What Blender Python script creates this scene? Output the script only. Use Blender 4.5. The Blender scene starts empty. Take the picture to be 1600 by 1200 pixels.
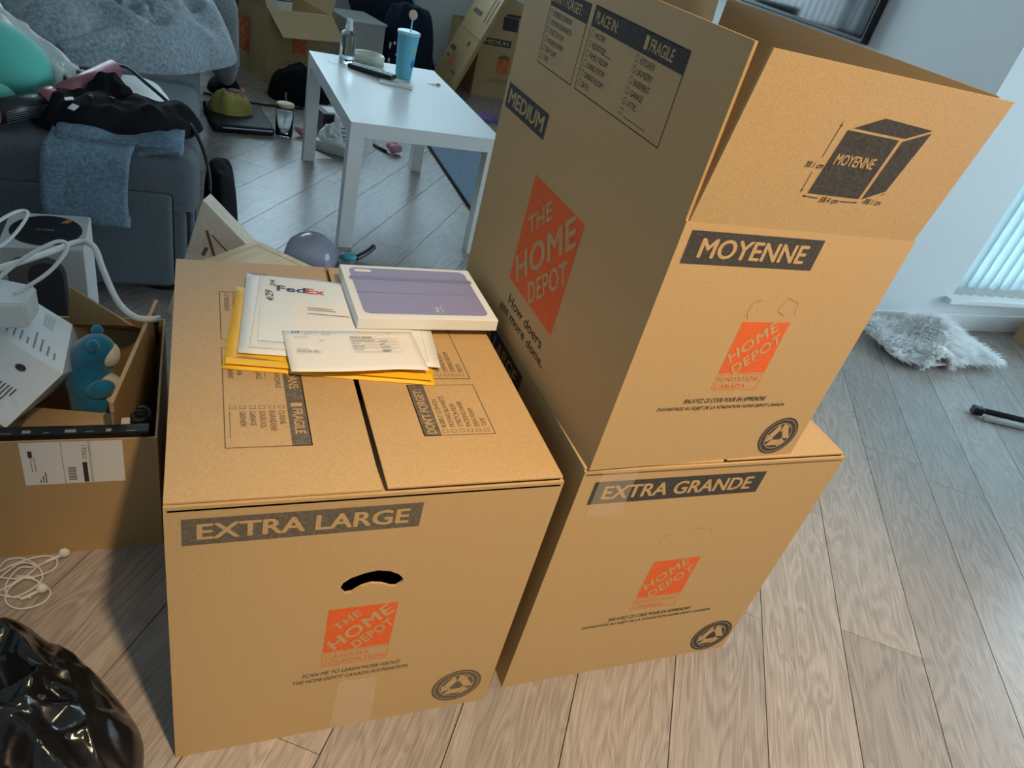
import bpy, bmesh, math, random
from mathutils import Vector, Matrix, noise
random.seed(7)
S = bpy.context.scene
COL = S.collection
# ---------------------------------------------------------------- camera
cam_d = bpy.data.cameras.new('camera'); cam = bpy.data.objects.new('camera', cam_d); COL.objects.link(cam)
cam_d.sensor_width = 36; cam_d.lens = 1123.5 / 1600 * 36; cam_d.clip_start = .02; cam_d.clip_end = 200
R3 = Matrix(((0.9192, -0.3195, 0.2302), (0.0056, 0.5952, 0.8035), (-0.3938, -0.7373, 0.5489))).transposed()
cam.matrix_world = Matrix.Translation((0.0429, -0.6289, 1.17)) @ R3.to_4x4()
S.camera = cam
# ---------------------------------------------------------------- sky, daylight, exposure
W = bpy.data.worlds.new('sky'); S.world = W; W.use_nodes = True
bg = W.node_tree.nodes['Background']; bg.inputs[0].default_value = (.62, .85, 1.0, 1); bg.inputs[1].default_value = 8.8
def portal(name, loc, rot, sx, sy):
    l = bpy.data.lights.new(name, 'AREA'); l.shape = 'RECTANGLE'; l.size = sx; l.size_y = sy; l.cycles.is_portal = True
    o = bpy.data.objects.new(name, l); COL.objects.link(o); o.location = loc; o.rotation_euler = rot
portal('window_back_offscreen', (.55, 5.12, 1.56), (math.radians(-90), 0, 0), 3.5, 1.5)
portal('window_right_offscreen', (5.72, -.25, 1.24), (0, math.radians(90), 0), 2.15, 2.7)
portal('window_blind_offscreen', (4.16, 1.50, 1.24), (math.radians(-90), 0, 0), 2.1, 2.15)
LAMP = Vector((.56, -1.35, 2.94)); LAMP_AIM = Vector((.80, -.30, .30)); LAMP_W = 280
vs = S.view_settings; vs.view_transform = 'Standard'; vs.look = 'None'; vs.exposure = 0.55; vs.gamma = 1; vs.use_curve_mapping = False

# ---------------------------------------------------------------- materials
MATS = {}
def mat(name, col, rough=.6, metal=0, bump=0, bscale=200, var=0, vscale=6, spec=.5, trans=0, emit=0, sheen=0, alpha=1, coat=0, stretch=None, ior=1.45):
    if name in MATS: return MATS[name]
    m = bpy.data.materials.new(name); m.use_nodes = True; nt = m.node_tree; b = nt.nodes['Principled BSDF']
    b.inputs['Base Color'].default_value = (*col, 1); b.inputs['Roughness'].default_value = rough; b.inputs['Metallic'].default_value = metal
    b.inputs['Specular IOR Level'].default_value = spec; b.inputs['Transmission Weight'].default_value = trans; b.inputs['IOR'].default_value = ior
    b.inputs['Sheen Weight'].default_value = sheen; b.inputs['Alpha'].default_value = alpha; b.inputs['Coat Weight'].default_value = coat
    if emit: b.inputs['Emission Color'].default_value = (*col, 1); b.inputs['Emission Strength'].default_value = emit
    if bump or var:
        tc = nt.nodes.new('ShaderNodeTexCoord'); mp = nt.nodes.new('ShaderNodeMapping'); nt.links.new(tc.outputs['Object'], mp.inputs[0])
        if stretch: mp.inputs['Scale'].default_value = stretch
    if bump:
        n = nt.nodes.new('ShaderNodeTexNoise'); n.inputs['Scale'].default_value = bscale; n.inputs['Detail'].default_value = 3; nt.links.new(mp.outputs[0], n.inputs['Vector'])
        bp = nt.nodes.new('ShaderNodeBump'); bp.inputs['Strength'].default_value = bump; bp.inputs['Distance'].default_value = .003
        nt.links.new(n.outputs[0], bp.inputs['Height']); nt.links.new(bp.outputs[0], b.inputs['Normal'])
    if var:
        n2 = nt.nodes.new('ShaderNodeTexNoise'); n2.inputs['Scale'].default_value = vscale; n2.inputs['Detail'].default_value = 6; nt.links.new(mp.outputs[0], n2.inputs['Vector'])
        r = nt.nodes.new('ShaderNodeValToRGB'); r.color_ramp.elements[0].position = .3; r.color_ramp.elements[1].position = .7
        r.color_ramp.elements[0].color = (*[c * (1 - var) for c in col], 1); r.color_ramp.elements[1].color = (*[min(1, c * (1 + var)) for c in col], 1)
        nt.links.new(n2.outputs[0], r.inputs[0]); nt.links.new(r.outputs[0], b.inputs['Base Color'])
    MATS[name] = m; return m
KR = mat('kraft', (.50, .325, .15), .58, bump=.10, bscale=700, var=.10, vscale=420, spec=.35)
KRI = KR      # boxes are the same board inside and out
KRE = mat('kraft_edge', (.36, .21, .10), .9, bump=.8, bscale=300)
KRP = mat('kraft_pale', (.62, .55, .46), .8, var=.08, vscale=100, spec=.25)
INK = mat('ink', (.060, .055, .052), .75, var=.35, vscale=260, spec=.2)
INKF = mat('ink_worn', (.135, .110, .083), .8, var=.3, vscale=200, spec=.2)
ORA = mat('orange_ink', (.72, .125, .03), .7, var=.1, vscale=200, spec=.25)
ORL = mat('orange_ink_faint', (.72, .20, .07), .75, var=.1, vscale=200, spec=.2)
WHT = mat('white_paint', (.80, .80, .79), .55, bump=.03, bscale=300)
WALL = mat('wall_paint', (.74, .765, .77), .75, bump=.05, bscale=250)
CEIL = mat('ceiling_paint', (.75, .75, .73), .85, bump=.1, bscale=150)
LAM = mat('white_laminate', (.70, .70, .69), .30, bump=.01, bscale=50, spec=.3)
SOFA = mat('sofa_fabric', (.095, .112, .128), .92, bump=.7, bscale=700, var=.3, vscale=350, spec=.15, sheen=.25)
SOFB = SOFA
FLE = mat('fleece', (.26, .31, .34), .95, bump=1.0, bscale=130, var=.35, vscale=90, spec=.05, sheen=.7)
DEN = mat('denim', (.15, .21, .27), .9, bump=.5, bscale=900, var=.3, vscale=120, spec=.1)
DEND = mat('denim_hem', (.16, .21, .26), .9, bump=.8, bscale=500, var=.4, vscale=160, spec=.1)
BLK = mat('black_cloth', (.008, .008, .010), .85, bump=.5, bscale=300, spec=.15)
BLP = mat('black_plastic', (.010, .010, .012), .35)
BAG = mat('bin_bag_plastic', (.007, .007, .008), .22, bump=.25, bscale=40, spec=.6)
WCL = mat('white_cotton', (.80, .82, .80), .85, bump=.3, bscale=60)
TEA = mat('teal_plush', (.10, .46, .38), .9, bump=.5, bscale=300, sheen=.5, spec=.1)
BLU = mat('blue_plush', (.012, .17, .30), .9, bump=.5, bscale=350, var=.2, vscale=40, sheen=.5, spec=.1)
CRM = mat('cream_plush', (.72, .62, .47), .9, bump=.5, bscale=350, sheen=.3, spec=.1)
PNK = mat('pink_soft', (.62, .27, .33), .7, bump=.2, bscale=200)
PNM = mat('rose_metal', (.30, .10, .12), .35, metal=.35)
YEL = mat('yellow_envelope', (.90, .50, .012), .55, bump=.15, bscale=40, var=.06, vscale=20)
PAP = mat('paper', (.82, .79, .75), .7, bump=.06, bscale=60)
CRD = mat('white_card', (.78, .79, .78), .55, bump=.08, bscale=60)
LIL = mat('lilac_print', (.27, .26, .44), .45)
LID = mat('lilac_fold_print', (.21, .20, .36), .45)  # darker ink of the folds printed in the cover picture
CLR = mat('clear_plastic', (.9, .95, .97), .08, trans=.95, ior=1.3)
GLS = mat('clear_glass', (.93, .97, .98), .02, trans=1, ior=1.45)
WOO = mat('pale_wood', (.62, .47, .28), .55, var=.15, vscale=8, stretch=(1, 12, 12))
NAV = mat('navy_cloth', (.010, .018, .035), .8, bump=.4, bscale=120, spec=.2)
GRN = mat('green_bag', (.04, .30, .05), .6, bump=.2, bscale=60)
DGR = mat('dark_green_bag', (.006, .06, .045), .6, bump=.2, bscale=60)
CUP = mat('blue_cup', (.16, .52, .68), .35)
YPL = mat('yellow_plush', (.46, .38, .10), .9, bump=.4, bscale=200, sheen=.3, spec=.1)
RUG = mat('rug_blue_grey', (.16, .22, .29), .95, bump=.8, bscale=250, var=.15, vscale=60)
FUR = None
HIDE = mat('rug_backing', (.60, .50, .40), .85)
SIL = mat('silver', (.55, .60, .64), .3, metal=.8)
NVI = mat('blue_ink', (.03, .03, .18), .6)
RDI = mat('red_ink', (.62, .06, .03), .6)
CAB = mat('white_cable', (.72, .71, .68), .45)
CREAM = mat('cream_plastic', (.74, .72, .60), .5)
PUR = mat('purple_cloth', (.20, .10, .30), .8)
SCR = mat('tv_screen', (.004, .006, .010), .06, spec=.5)
SUE = mat('tan_label', (.45, .17, .05), .6)
# tape: clear sheen over card
TAP = mat('clear_tape', (.85, .70, .50), .10, alpha=.22, spec=.9, bump=.3, bscale=40)
# window pane: thin
def pane_mat():
    m = bpy.data.materials.new('window_glass'); m.use_nodes = True; nt = m.node_tree; nt.nodes.clear()
    o = nt.nodes.new('ShaderNodeOutputMaterial'); mx = nt.nodes.new('ShaderNodeMixShader'); t = nt.nodes.new('ShaderNodeBsdfTransparent'); g = nt.nodes.new('ShaderNodeBsdfGlossy')
    f = nt.nodes.new('ShaderNodeFresnel'); g.inputs['Roughness'].default_value = .02; f.inputs[0].default_value = 1.45
    nt.links.new(f.outputs[0], mx.inputs[0]); nt.links.new(t.outputs[0], mx.inputs[1]); nt.links.new(g.outputs[0], mx.inputs[2]); nt.links.new(mx.outputs[0], o.inputs[0]); return m
PANE = pane_mat()
def blind_mat():
    m = bpy.data.materials.new('blind_vinyl'); m.use_nodes = True; nt = m.node_tree; nt.nodes.clear()
    o = nt.nodes.new('ShaderNodeOutputMaterial'); mx = nt.nodes.new('ShaderNodeMixShader'); d = nt.nodes.new('ShaderNodeBsdfDiffuse'); t = nt.nodes.new('ShaderNodeBsdfTranslucent')
    d.inputs[0].default_value = (.82, .86, .86, 1); t.inputs[0].default_value = (.62, .72, .74, 1); mx.inputs[0].default_value = .5
    nt.links.new(d.outputs[0], mx.inputs[1]); nt.links.new(t.outputs[0], mx.inputs[2]); nt.links.new(mx.outputs[0], o.inputs[0]); return m
BLIND = blind_mat()
def wood_mat():
    m = bpy.data.materials.new('grey_oak_laminate'); m.use_nodes = True; nt = m.node_tree; b = nt.nodes['Principled BSDF']; N = nt.nodes.new; L = nt.links.new
    tc = N('ShaderNodeTexCoord'); at = N('ShaderNodeAttribute'); at.attribute_type = 'OBJECT'; at.attribute_name = 'tint'
    mul = N('ShaderNodeMath'); mul.operation = 'MULTIPLY'; mul.inputs[1].default_value = 37.0; L(at.outputs['Fac'], mul.inputs[0])
    cx = N('ShaderNodeCombineXYZ'); L(mul.outputs[0], cx.inputs[0]); L(mul.outputs[0], cx.inputs[2])
    ad = N('ShaderNodeVectorMath'); ad.operation = 'ADD'; L(tc.outputs['Object'], ad.inputs[0]); L(cx.outputs[0], ad.inputs[1])
    mp = N('ShaderNodeMapping'); mp.inputs['Scale'].default_value = (1.7, 10, 1); L(ad.outputs[0], mp.inputs[0])
    n1 = N('ShaderNodeTexNoise'); n1.inputs['Scale'].default_value = 1.6; n1.inputs['Detail'].default_value = 2; n1.inputs['Distortion'].default_value = .6; L(mp.outputs[0], n1.inputs['Vector'])
    m2 = N('ShaderNodeMath'); m2.operation = 'MULTIPLY'; m2.inputs[1].default_value = 60; L(n1.outputs[0], m2.inputs[0])
    sn = N('ShaderNodeMath'); sn.operation = 'SINE'; L(m2.outputs[0], sn.inputs[0])          # contour rings = cathedral grain
    mp2 = N('ShaderNodeMapping'); mp2.inputs['Scale'].default_value = (7, 520, 1); L(ad.outputs[0], mp2.inputs[0])
    n2 = N('ShaderNodeTexNoise'); n2.inputs['Scale'].default_value = 1.5; n2.inputs['Detail'].default_value = 5; L(mp2.outputs[0], n2.inputs['Vector'])
    s1 = N('ShaderNodeMath'); s1.operation = 'MULTIPLY_ADD'; s1.inputs[1].default_value = .085; L(sn.outputs[0], s1.inputs[0]); L(n2.outputs[0], s1.inputs[2])
    r = N('ShaderNodeValToRGB'); e = r.color_ramp.elements; e[0].position = .22; e[0].color = (.20, .168, .146, 1); e[1].position = .78; e[1].color = (.43, .375, .335, 1); L(s1.outputs[0], r.inputs[0])
    hs = N('ShaderNodeHueSaturation'); L(r.outputs[0], hs.inputs['Color'])
    mr = N('ShaderNodeMapRange'); mr.inputs[3].default_value = .86; mr.inputs[4].default_value = 1.14; L(at.outputs['Fac'], mr.inputs[0]); L(mr.outputs[0], hs.inputs['Value'])
    L(hs.outputs[0], b.inputs['Base Color']); b.inputs['Roughness'].default_value = .27; b.inputs['Specular IOR Level'].default_value = .62
    bp = N('ShaderNodeBump'); bp.inputs['Strength'].default_value = .22; bp.inputs['Distance'].default_value = .0012; L(s1.outputs[0], bp.inputs['Height']); L(bp.outputs[0], b.inputs['Normal'])
    return m
FUR = bpy.data.materials.new('white_fur'); FUR.use_nodes = True; _nt = FUR.node_tree; _nt.nodes.clear()
_o = _nt.nodes.new('ShaderNodeOutputMaterial'); _m = _nt.nodes.new('ShaderNodeMixShader'); _d = _nt.nodes.new('ShaderNodeBsdfDiffuse'); _t = _nt.nodes.new('ShaderNodeBsdfTranslucent'); _d.inputs[0].default_value = _t.inputs[0].default_value = (.95, .95, .94, 1); _m.inputs[0].default_value = .45
_nt.links.new(_d.outputs[0], _m.inputs[1]); _nt.links.new(_t.outputs[0], _m.inputs[2]); _nt.links.new(_m.outputs[0], _o.inputs[0])
OAK = wood_mat()
SEAM = mat('plank_underlay', (.20, .168, .146), .9)

# ---------------------------------------------------------------- helpers
def link(name, me, m, parent=None, loc=None, rot=None, smooth=False):
    o = bpy.data.objects.new(name, me); COL.objects.link(o)
    if m is not None and len(me.materials) == 0: me.materials.append(m)
    if parent is not None: o.parent = parent
    if loc is not None: o.location = loc
    if rot is not None: o.rotation_euler = rot
    if smooth:
        for p in me.polygons: p.use_smooth = True
    return o
def fin(name, bm, m, parent=None, smooth=False, loc=None, rot=None):
    bmesh.ops.recalc_face_normals(bm, faces=bm.faces[:])
    me = bpy.data.meshes.new(name); bm.to_mesh(me); bm.free(); return link(name, me, m, parent, loc, rot, smooth)
def tag(o, label, cat, group=None, kind=None):
    o['label'] = label; o['category'] = cat
    if group: o['group'] = group
    if kind: o['kind'] = kind
    return o
def thing(name, label, cat, loc=(0, 0, 0), rz=0, group=None):
    o = bpy.data.objects.new(name, None); COL.objects.link(o); o.location = loc; o.rotation_euler = (0, 0, rz); o.empty_display_size = .05
    return tag(o, label, cat, group)
def struct(o): o['kind'] = 'structure'; return o
def abox(bm, a, b, M=None):
    x0, y0, z0 = a; x1, y1, z1 = b
    v = [bm.verts.new(Vector(p) if M is None else M @ Vector(p)) for p in ((x0,y0,z0),(x1,y0,z0),(x1,y1,z0),(x0,y1,z0),(x0,y0,z1),(x1,y0,z1),(x1,y1,z1),(x0,y1,z1))]
    for f in ((0,3,2,1),(4,5,6,7),(0,1,5,4),(1,2,6,5),(2,3,7,6),(3,0,4,7)): bm.faces.new([v[i] for i in f])
def box(name, a, b, m, parent=None, bev=0, seg=2, loc=None, rot=None):
    bm = bmesh.new(); abox(bm, a, b)
    if bev: bmesh.ops.bevel(bm, geom=bm.edges[:], offset=bev, segments=seg, profile=.6, affect='EDGES')
    return fin(name, bm, m, parent, bool(bev) and seg > 2, loc, rot)
def hexa(name, pts, m, parent=None, bev=0):      # 8 points: bottom quad, top quad
    bm = bmesh.new(); v = [bm.verts.new(p) for p in pts]
    for f in ((0,3,2,1),(4,5,6,7),(0,1,5,4),(1,2,6,5),(2,3,7,6),(3,0,4,7)): bm.faces.new([v[i] for i in f])
    if bev: bmesh.ops.bevel(bm, geom=bm.edges[:], offset=bev, segments=2, affect='EDGES')
    return fin(name, bm, m, parent)
def lathe(name, prof, m, parent=None, n=28, loc=None, rot=None, bmin=None):
    bm = bmesh.new(); rings = []
    for r, z in prof:
        rings.append([bm.verts.new((r * math.cos(2*math.pi*i/n), r * math.sin(2*math.pi*i/n), z)) for i in range(n)] if r > 1e-6 else [bm.verts.new((0, 0, z))])
    for A, B in zip(rings, rings[1:]):
        for i in range(n):
            j = (i + 1) % n
            if len(A) == 1 and len(B) == 1: continue
            if len(A) == 1: bm.faces.new((A[0], B[i], B[j]))
            elif len(B) == 1: bm.faces.new((A[i], A[j], B[0]))
            else: bm.faces.new((A[i], A[j], B[j], B[i]))
    return fin(name, bm, m, parent, True, loc, rot)
def smoothpath(pts, sub=8):
    P = [Vector(p) for p in pts]; out = []
    for i in range(len(P) - 1):
        p0 = P[max(i-1, 0)]; p1 = P[i]; p2 = P[i+1]; p3 = P[min(i+2, len(P)-1)]
        for k in range(sub):
            t = k / sub; out.append(.5*((2*p1)+(p2-p0)*t+(2*p0-5*p1+4*p2-p3)*t*t+(3*p1-p0-3*p2+p3)*t**3))
    return out + [P[-1]]
def tube(name, pts, r, m, parent=None, n=8, sub=8, radii=None):
    P = smoothpath(pts, sub); bm = bmesh.new(); rings = []; up = Vector((0, 0, 1)); N = len(P)
    for i, p in enumerate(P):
        t = (P[min(i+1, N-1)] - P[max(i-1, 0)]).normalized(); a = t.cross(up)
        a = a.normalized() if a.length > 1e-3 else Vector((1, 0, 0)); b = a.cross(t)
        rr = r
        if radii:
            f = i / (N-1) * (len(radii)-1); k = min(int(f), len(radii)-2); rr = radii[k] + (radii[k+1]-radii[k])*(f-k)
        rings.append([bm.verts.new(p + rr*(math.cos(2*math.pi*k/n)*a + math.sin(2*math.pi*k/n)*b)) for k in range(n)])
    for A, B in zip(rings, rings[1:]):
        for i in range(n): bm.faces.new((A[i], A[(i+1) % n], B[(i+1) % n], B[i]))
    bm.faces.new(rings[0]); bm.faces.new(rings[-1]); return fin(name, bm, m, parent, True)
def plate(name, outer, holes, t, m, parent, fr, lift=0):
    """flat sheet with holes in frame fr (u,v); thickness t going inwards (-N)"""
    bm = bmesh.new(); es = []
    for loop in [outer] + holes:
        vs_ = [bm.verts.new(fr.P(u, v, lift)) for u, v in loop]
        es += [bm.edges.new((vs_[i], vs_[(i+1) % len(vs_)])) for i in range(len(vs_))]
    bmesh.ops.triangle_fill(bm, use_beauty=True, use_dissolve=False, edges=es)
    if t:
        r = bmesh.ops.extrude_face_region(bm, geom=bm.faces[:])
        bmesh.ops.translate(bm, vec=-fr.N * t, verts=[g for g in r['geom'] if isinstance(g, bmesh.types.BMVert)])
    return fin(name, bm, m, parent)
_txt = {}
def textmesh(s, bold=.0, shear=0, spacing=1):
    c = bpy.data.curves.new('t', 'FONT'); c.body = s; c.size = 1; c.offset = bold; c.shear = shear; c.space_character = spacing; c.resolution_u = 3; c.fill_mode = 'BOTH'
    o = bpy.data.objects.new('t', c); COL.objects.link(o); dg = bpy.context.evaluated_depsgraph_get(); dg.update()
    me = bpy.data.meshes.new_from_object(o.evaluated_get(dg)); vs_ = [v.co.copy() for v in me.vertices]; fs = [tuple(p.vertices) for p in me.polygons]
    bpy.data.objects.remove(o); bpy.data.curves.remove(c); bpy.data.meshes.remove(me); return vs_, fs
class Fr:
    """a printed panel: origin O, reading direction U, up V, outward N (local to parent)"""
    def __init__(s, parent, O, U, V): s.p = parent; s.O = Vector(O); s.U = Vector(U).normalized(); s.V = Vector(V).normalized(); s.N = s.U.cross(s.V).normalized()
    def P(s, u, v, d=0): return s.O + s.U*u + s.V*v + s.N*d
    def tv(s, txt, u0, v0, w=None, h=None, ang=0, bold=.02, shear=0, spacing=1, lift=.0006, clip=None):
        V_, F_ = textmesh(txt, 0, shear, spacing)
        if not V_: return [], []
        xs = [v.x for v in V_]; ys = [v.y for v in V_]; x0, x1, y0, y1 = min(xs), max(xs), min(ys), max(ys)
        sx = (w / (x1-x0)) if w else None; sy = (h / (y1-y0)) if h else None
        sx = sx or sy*.76; sy = sy or sx; ca, sa = math.cos(ang), math.sin(ang); out = []
        for v in V_:
            a = (v.x-x0)*sx; b = (v.y-y0)*sy; out.append((a, b))
        offs = [(0, 0)] if bold <= 0 else [(0, 0), (-bold*.8, 0), (bold*.8, 0), (0, bold*.5), (0, -bold*.5)]
        vo, fo = [], []
        for k, (ox, oy) in enumerate(offs):
            n = len(vo); vo += [s.P(u0 + (a+ox*sx)*ca - (b+oy*sy)*sa, v0 + (a+ox*sx)*sa + (b+oy*sy)*ca, lift + k*2.5e-5) for a, b in out]; fo += [tuple(i+n for i in q) for q in F_]
        return vo, fo
    def text(s, name, items, m, parent=None):
        o = None
        for it in items:
            a, f = s.tv(*it[0], **it[1]); me = bpy.data.meshes.new(name); me.from_pydata(a, [], f); o = link(name, me, m, parent or s.p)
        return o
    def polys(s, name, ps, m, parent=None, lift=.0003):
        vs_, fs = [], []
        for p in ps:
            n = len(vs_); vs_ += [s.P(u, v, lift) for u, v in p]; fs.append(tuple(range(n, n+len(p))))
        me = bpy.data.meshes.new(name); me.from_pydata(vs_, [], fs); return link(name, me, m, parent or s.p)
def R(u0, v0, u1, v1): return [(u0, v0), (u1, v0), (u1, v1), (u0, v1)]
def frame_rects(u0, v0, u1, v1, w): return [R(u0, v0, u1, v0+w), R(u0, v1-w, u1, v1), R(u0, v0+w, u0+w, v1-w), R(u1-w, v0+w, u1, v1-w)]
def line(a, b, w):
    d = Vector((b[0]-a[0], b[1]-a[1])); n = Vector((-d.y, d.x)).normalized()*w/2
    return [(a[0]-n.x, a[1]-n.y), (b[0]-n.x, b[1]-n.y), (b[0]+n.x, b[1]+n.y), (a[0]+n.x, a[1]+n.y)]
def metaparts(els, res=.02):
    """smooth union of balls -> verts, faces;  els: (x,y,z,r[,sx,sy,sz])"""
    mb = bpy.data.metaballs.new('m'); mb.resolution = res; mb.render_resolution = res; mb.threshold = .6
    for e in els:
        q = mb.elements.new(); q.co = e[:3]; q.radius = e[3] * 1.55
        if len(e) > 4: q.type = 'ELLIPSOID'; q.size_x, q.size_y, q.size_z = e[4:7]
    o = bpy.data.objects.new('m', mb); COL.objects.link(o); dg = bpy.context.evaluated_depsgraph_get(); dg.update()
    me = bpy.data.meshes.new_from_object(o.evaluated_get(dg)); bpy.data.objects.remove(o); bpy.data.metaballs.remove(mb); return me
def blob(name, els, m, parent=None, res=.02, amp=0, sc=8, loc=None, rot=None):
    me = metaparts(els, res); me.name = name; me.materials.clear()
    if amp:
        ns = [v.normal.copy() for v in me.vertices]
        for v, n in zip(me.vertices, ns): v.co += n * amp * (noise.noise(v.co*sc) + .5*noise.noise(v.co*sc*2.3))
    return link(name, me, m, parent, loc, rot, True)
def ell(name, c, r, m, parent=None, seg=20, rot=None):
    bm = bmesh.new(); bmesh.ops.create_uvsphere(bm, u_segments=seg, v_segments=seg//2+2, radius=1)
    Q = Matrix.Translation(c) @ (rot.to_4x4() if rot else Matrix.Identity(4)) @ Matrix.Diagonal((*r, 1))
    bmesh.ops.transform(bm, matrix=Q, verts=bm.verts[:]); return fin(name, bm, m, parent, True)
def sheet(name, fn, nu, nv, t, m, parent=None, smooth=True):
    """closed thin cloth: fn(s,t)->Vector top surface, thickness t downwards along normal-ish"""
    bm = bmesh.new(); g = [[bm.verts.new(fn(i/nu, j/nv)) for j in range(nv+1)] for i in range(nu+1)]
    for i in range(nu):
        for j in range(nv): bm.faces.new((g[i][j], g[i+1][j], g[i+1][j+1], g[i][j+1]))
    bm.normal_update()
    if t:
        nrm = {v: v.normal.copy() for v in bm.verts}
        r = bmesh.ops.extrude_face_region(bm, geom=bm.faces[:])
        nv_ = [q for q in r['geom'] if isinstance(q, bmesh.types.BMVert)]
        for v in nv_: v.co -= v.normal * 0
        top = {tuple(round(c, 6) for c in v.co): nrm[v] for v in nrm}
        for v in nv_: v.co = v.co - top.get(tuple(round(c, 6) for c in v.co), Vector((0, 0, 1))) * t
    return fin(name, bm, m, parent, smooth)

# ---------------------------------------------------------------- room shell
X0, X1, X2, Y0, Y1, Y2, H = -2.4, 2.68, 5.6, -4.2, 1.351, 5.0, 3.05
bm = bmesh.new(); abox(bm, (X0, Y0, -.06), (X1, Y2, -.006)); abox(bm, (X1, Y0, -.06), (X2, Y1, -.006))
floor = struct(fin('floor', bm, SEAM))
ANG = math.radians(55.9); dU = Vector((math.cos(ANG), math.sin(ANG))); dN = Vector((math.sin(ANG), -math.cos(ANG))); PW = .187; PL = 1.28
def clip(poly, x0, y0, x1, y1):
    for ax, lim, sg in ((0, x0, 1), (0, x1, -1), (1, y0, 1), (1, y1, -1)):
        out = []
        for i in range(len(poly)):
            a, b = poly[i], poly[(i+1) % len(poly)]; da, db = (a[ax]-lim)*sg, (b[ax]-lim)*sg
            if da >= 0: out.append(a)
            if (da >= 0) != (db >= 0): t = da/(da-db); out.append(a + (b-a)*t)
        poly = out
        if len(poly) < 3: return []
    return poly
rr = random.Random(3)
for k in range(-46, 46):
    n0 = .008 + k*PW + .001; off = rr.uniform(0, PL)
    for j in range(-6, 8):
        u0 = j*PL + off - 1.5; tint = rr.random()
        c = [dU*u + dN*n for u, n in ((u0+.0006, n0), (u0+PL-.0006, n0), (u0+PL-.0006, n0+PW-.002), (u0+.0006, n0+PW-.002))]
        for rect in ((X0, Y0, X1, Y2), (X1, Y0, X2, Y1)):
            q = clip(c, *rect)
            if not q: continue
            org = dU*u0 + dN*n0; loc = [((p-org).dot(dU), -(p-org).dot(dN)) for p in q]; 
            if len(loc) < 3: continue
            me = bpy.data.meshes.new('plank'); n = len(loc)
            vs_ = [(x, y, -.006) for x, y in loc] + [(x, y, 0) for x, y in loc]
            fs = [tuple(range(n, 2*n))] + [(i, (i+1) % n, n+(i+1) % n, n+i) for i in range(n)]
            me.from_pydata(vs_, [], fs); bmm = bmesh.new(); bmm.from_mesh(me); bmesh.ops.recalc_face_normals(bmm, faces=bmm.faces[:])
            up = max(bmm.faces, key=lambda f: f.calc_center_median().z)
            if up.normal.z < 0: bmesh.ops.reverse_faces(bmm, faces=bmm.faces[:])
            bmm.to_mesh(me); bmm.free()
            o = link('plank', me, OAK, floor, (org.x, org.y, 0), (0, 0, ANG)); o['tint'] = tint
T = .12
struct(box('ceiling', (X0-T, Y0-T, H), (X2+T, Y2+T, H+.1), CEIL))
struct(box('wall_left', (X0-T, Y0-T, -.06), (X0, Y2+T, H), WALL))
struct(box('wall_front', (X0, Y0-T, -.06), (X2, Y0, H), WALL))
bm = bmesh.new(); abox(bm, (X2, Y0-T, -.06), (X2+T, -1.6, H)); abox(bm, (X2, 1.0, -.06), (X2+T, Y1+T, H)); abox(bm, (X2, -1.6, -.06), (X2+T, 1.0, .17)); abox(bm, (X2, -1.6, 2.3), (X2+T, 1.0, H)); struct(fin('wall_right', bm, WALL))
struct(box('wall_partition', (X1, Y1+T, -.06), (X1+T, Y2+T, H), WALL))
def wall_hole(name, x0, x1, y, hx0, hx1, hz0, hz1):
    bm = bmesh.new(); abox(bm, (x0, y, -.06), (hx0, y+T, H)); abox(bm, (hx1, y, -.06), (x1, y+T, H)); abox(bm, (hx0, y, -.06), (hx1, y+T, hz0)); abox(bm, (hx0, y, hz1), (hx1, y+T, H))
    return struct(fin(name, bm, WALL))
wall_hole('wall_back', X0, X1, Y2, -1.2, 2.3, .82, 2.3)
wall_hole('wall_window_side', X1, X2, Y1, 3.12, 5.2, .17, 2.3)
def window(name, x0, x1, z0, z1, y, nm):
    root = struct(bpy.data.objects.new(name, None)); COL.objects.link(root); root.location = ((x0+x1)/2, y, z0)
    w = (x1-x0)/2; h = z1-z0; bm = bmesh.new(); e = .05
    abox(bm, (-w, 0, 0), (w, .05, e)); abox(bm, (-w, 0, h-e), (w, .05, h)); abox(bm, (-w, 0, e), (-w+e, .05, h-e)); abox(bm, (w-e, 0, e), (w, .05, h-e))
    for i in range(1, nm):
        x = -w + 2*w*i/nm; abox(bm, (x-.025, 0, e), (x+.025, .05, h-e))
    fin('window_frame', bm, WHT, root)
    for i in range(nm):
        a = -w + 2*w*i/nm + (.05 if i == 0 else .025); b = -w + 2*w*(i+1)/nm - (.05 if i == nm-1 else .025)
        box('pane', (a, .02, e), (b, .026, h-e), PANE, root)
    return root
window('window_1', -1.2, 2.3, .82, 2.3, Y2+.05, 3)
w3 = window('window_3', -1.3, 1.3, .17, 2.3, 0, 2); w3.location = (X2+.10, -.3, .17); w3.rotation_euler = (0, 0, math.radians(90))
w2 = window('window_2', 3.12, 5.2, .17, 2.3, Y1+.065, 2)
box('window_sill', (-1.075, -.10, -.022), (1.075, -.001, .002), WHT, w2, bev=.003)
def blind(label, cx, y, z, w, h, n, turn, me=None, hm=None):
    bl = thing('vertical_blind', label, 'blind', (cx, y, z)); box('headrail', (-w, -.02, h+.005), (w, .02, h+.05), WHT, bl)
    for i in range(n):
        x = -w + .035 + i*.073
        if me is None: o = box('slat', (-.044, -.0006, 0), (.044, .0006, h), BLIND, bl); me = o.data
        else: o = link('slat', me, None, bl)
        o.location = (x, 0, 0); o.rotation_euler = (0, 0, math.radians(turn))
        if hm is None: hm = box('hem', (-.044, -.0016, 0), (.044, .0016, .035), CRD, o).data
        else: link('hem', hm, None, o)
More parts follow.
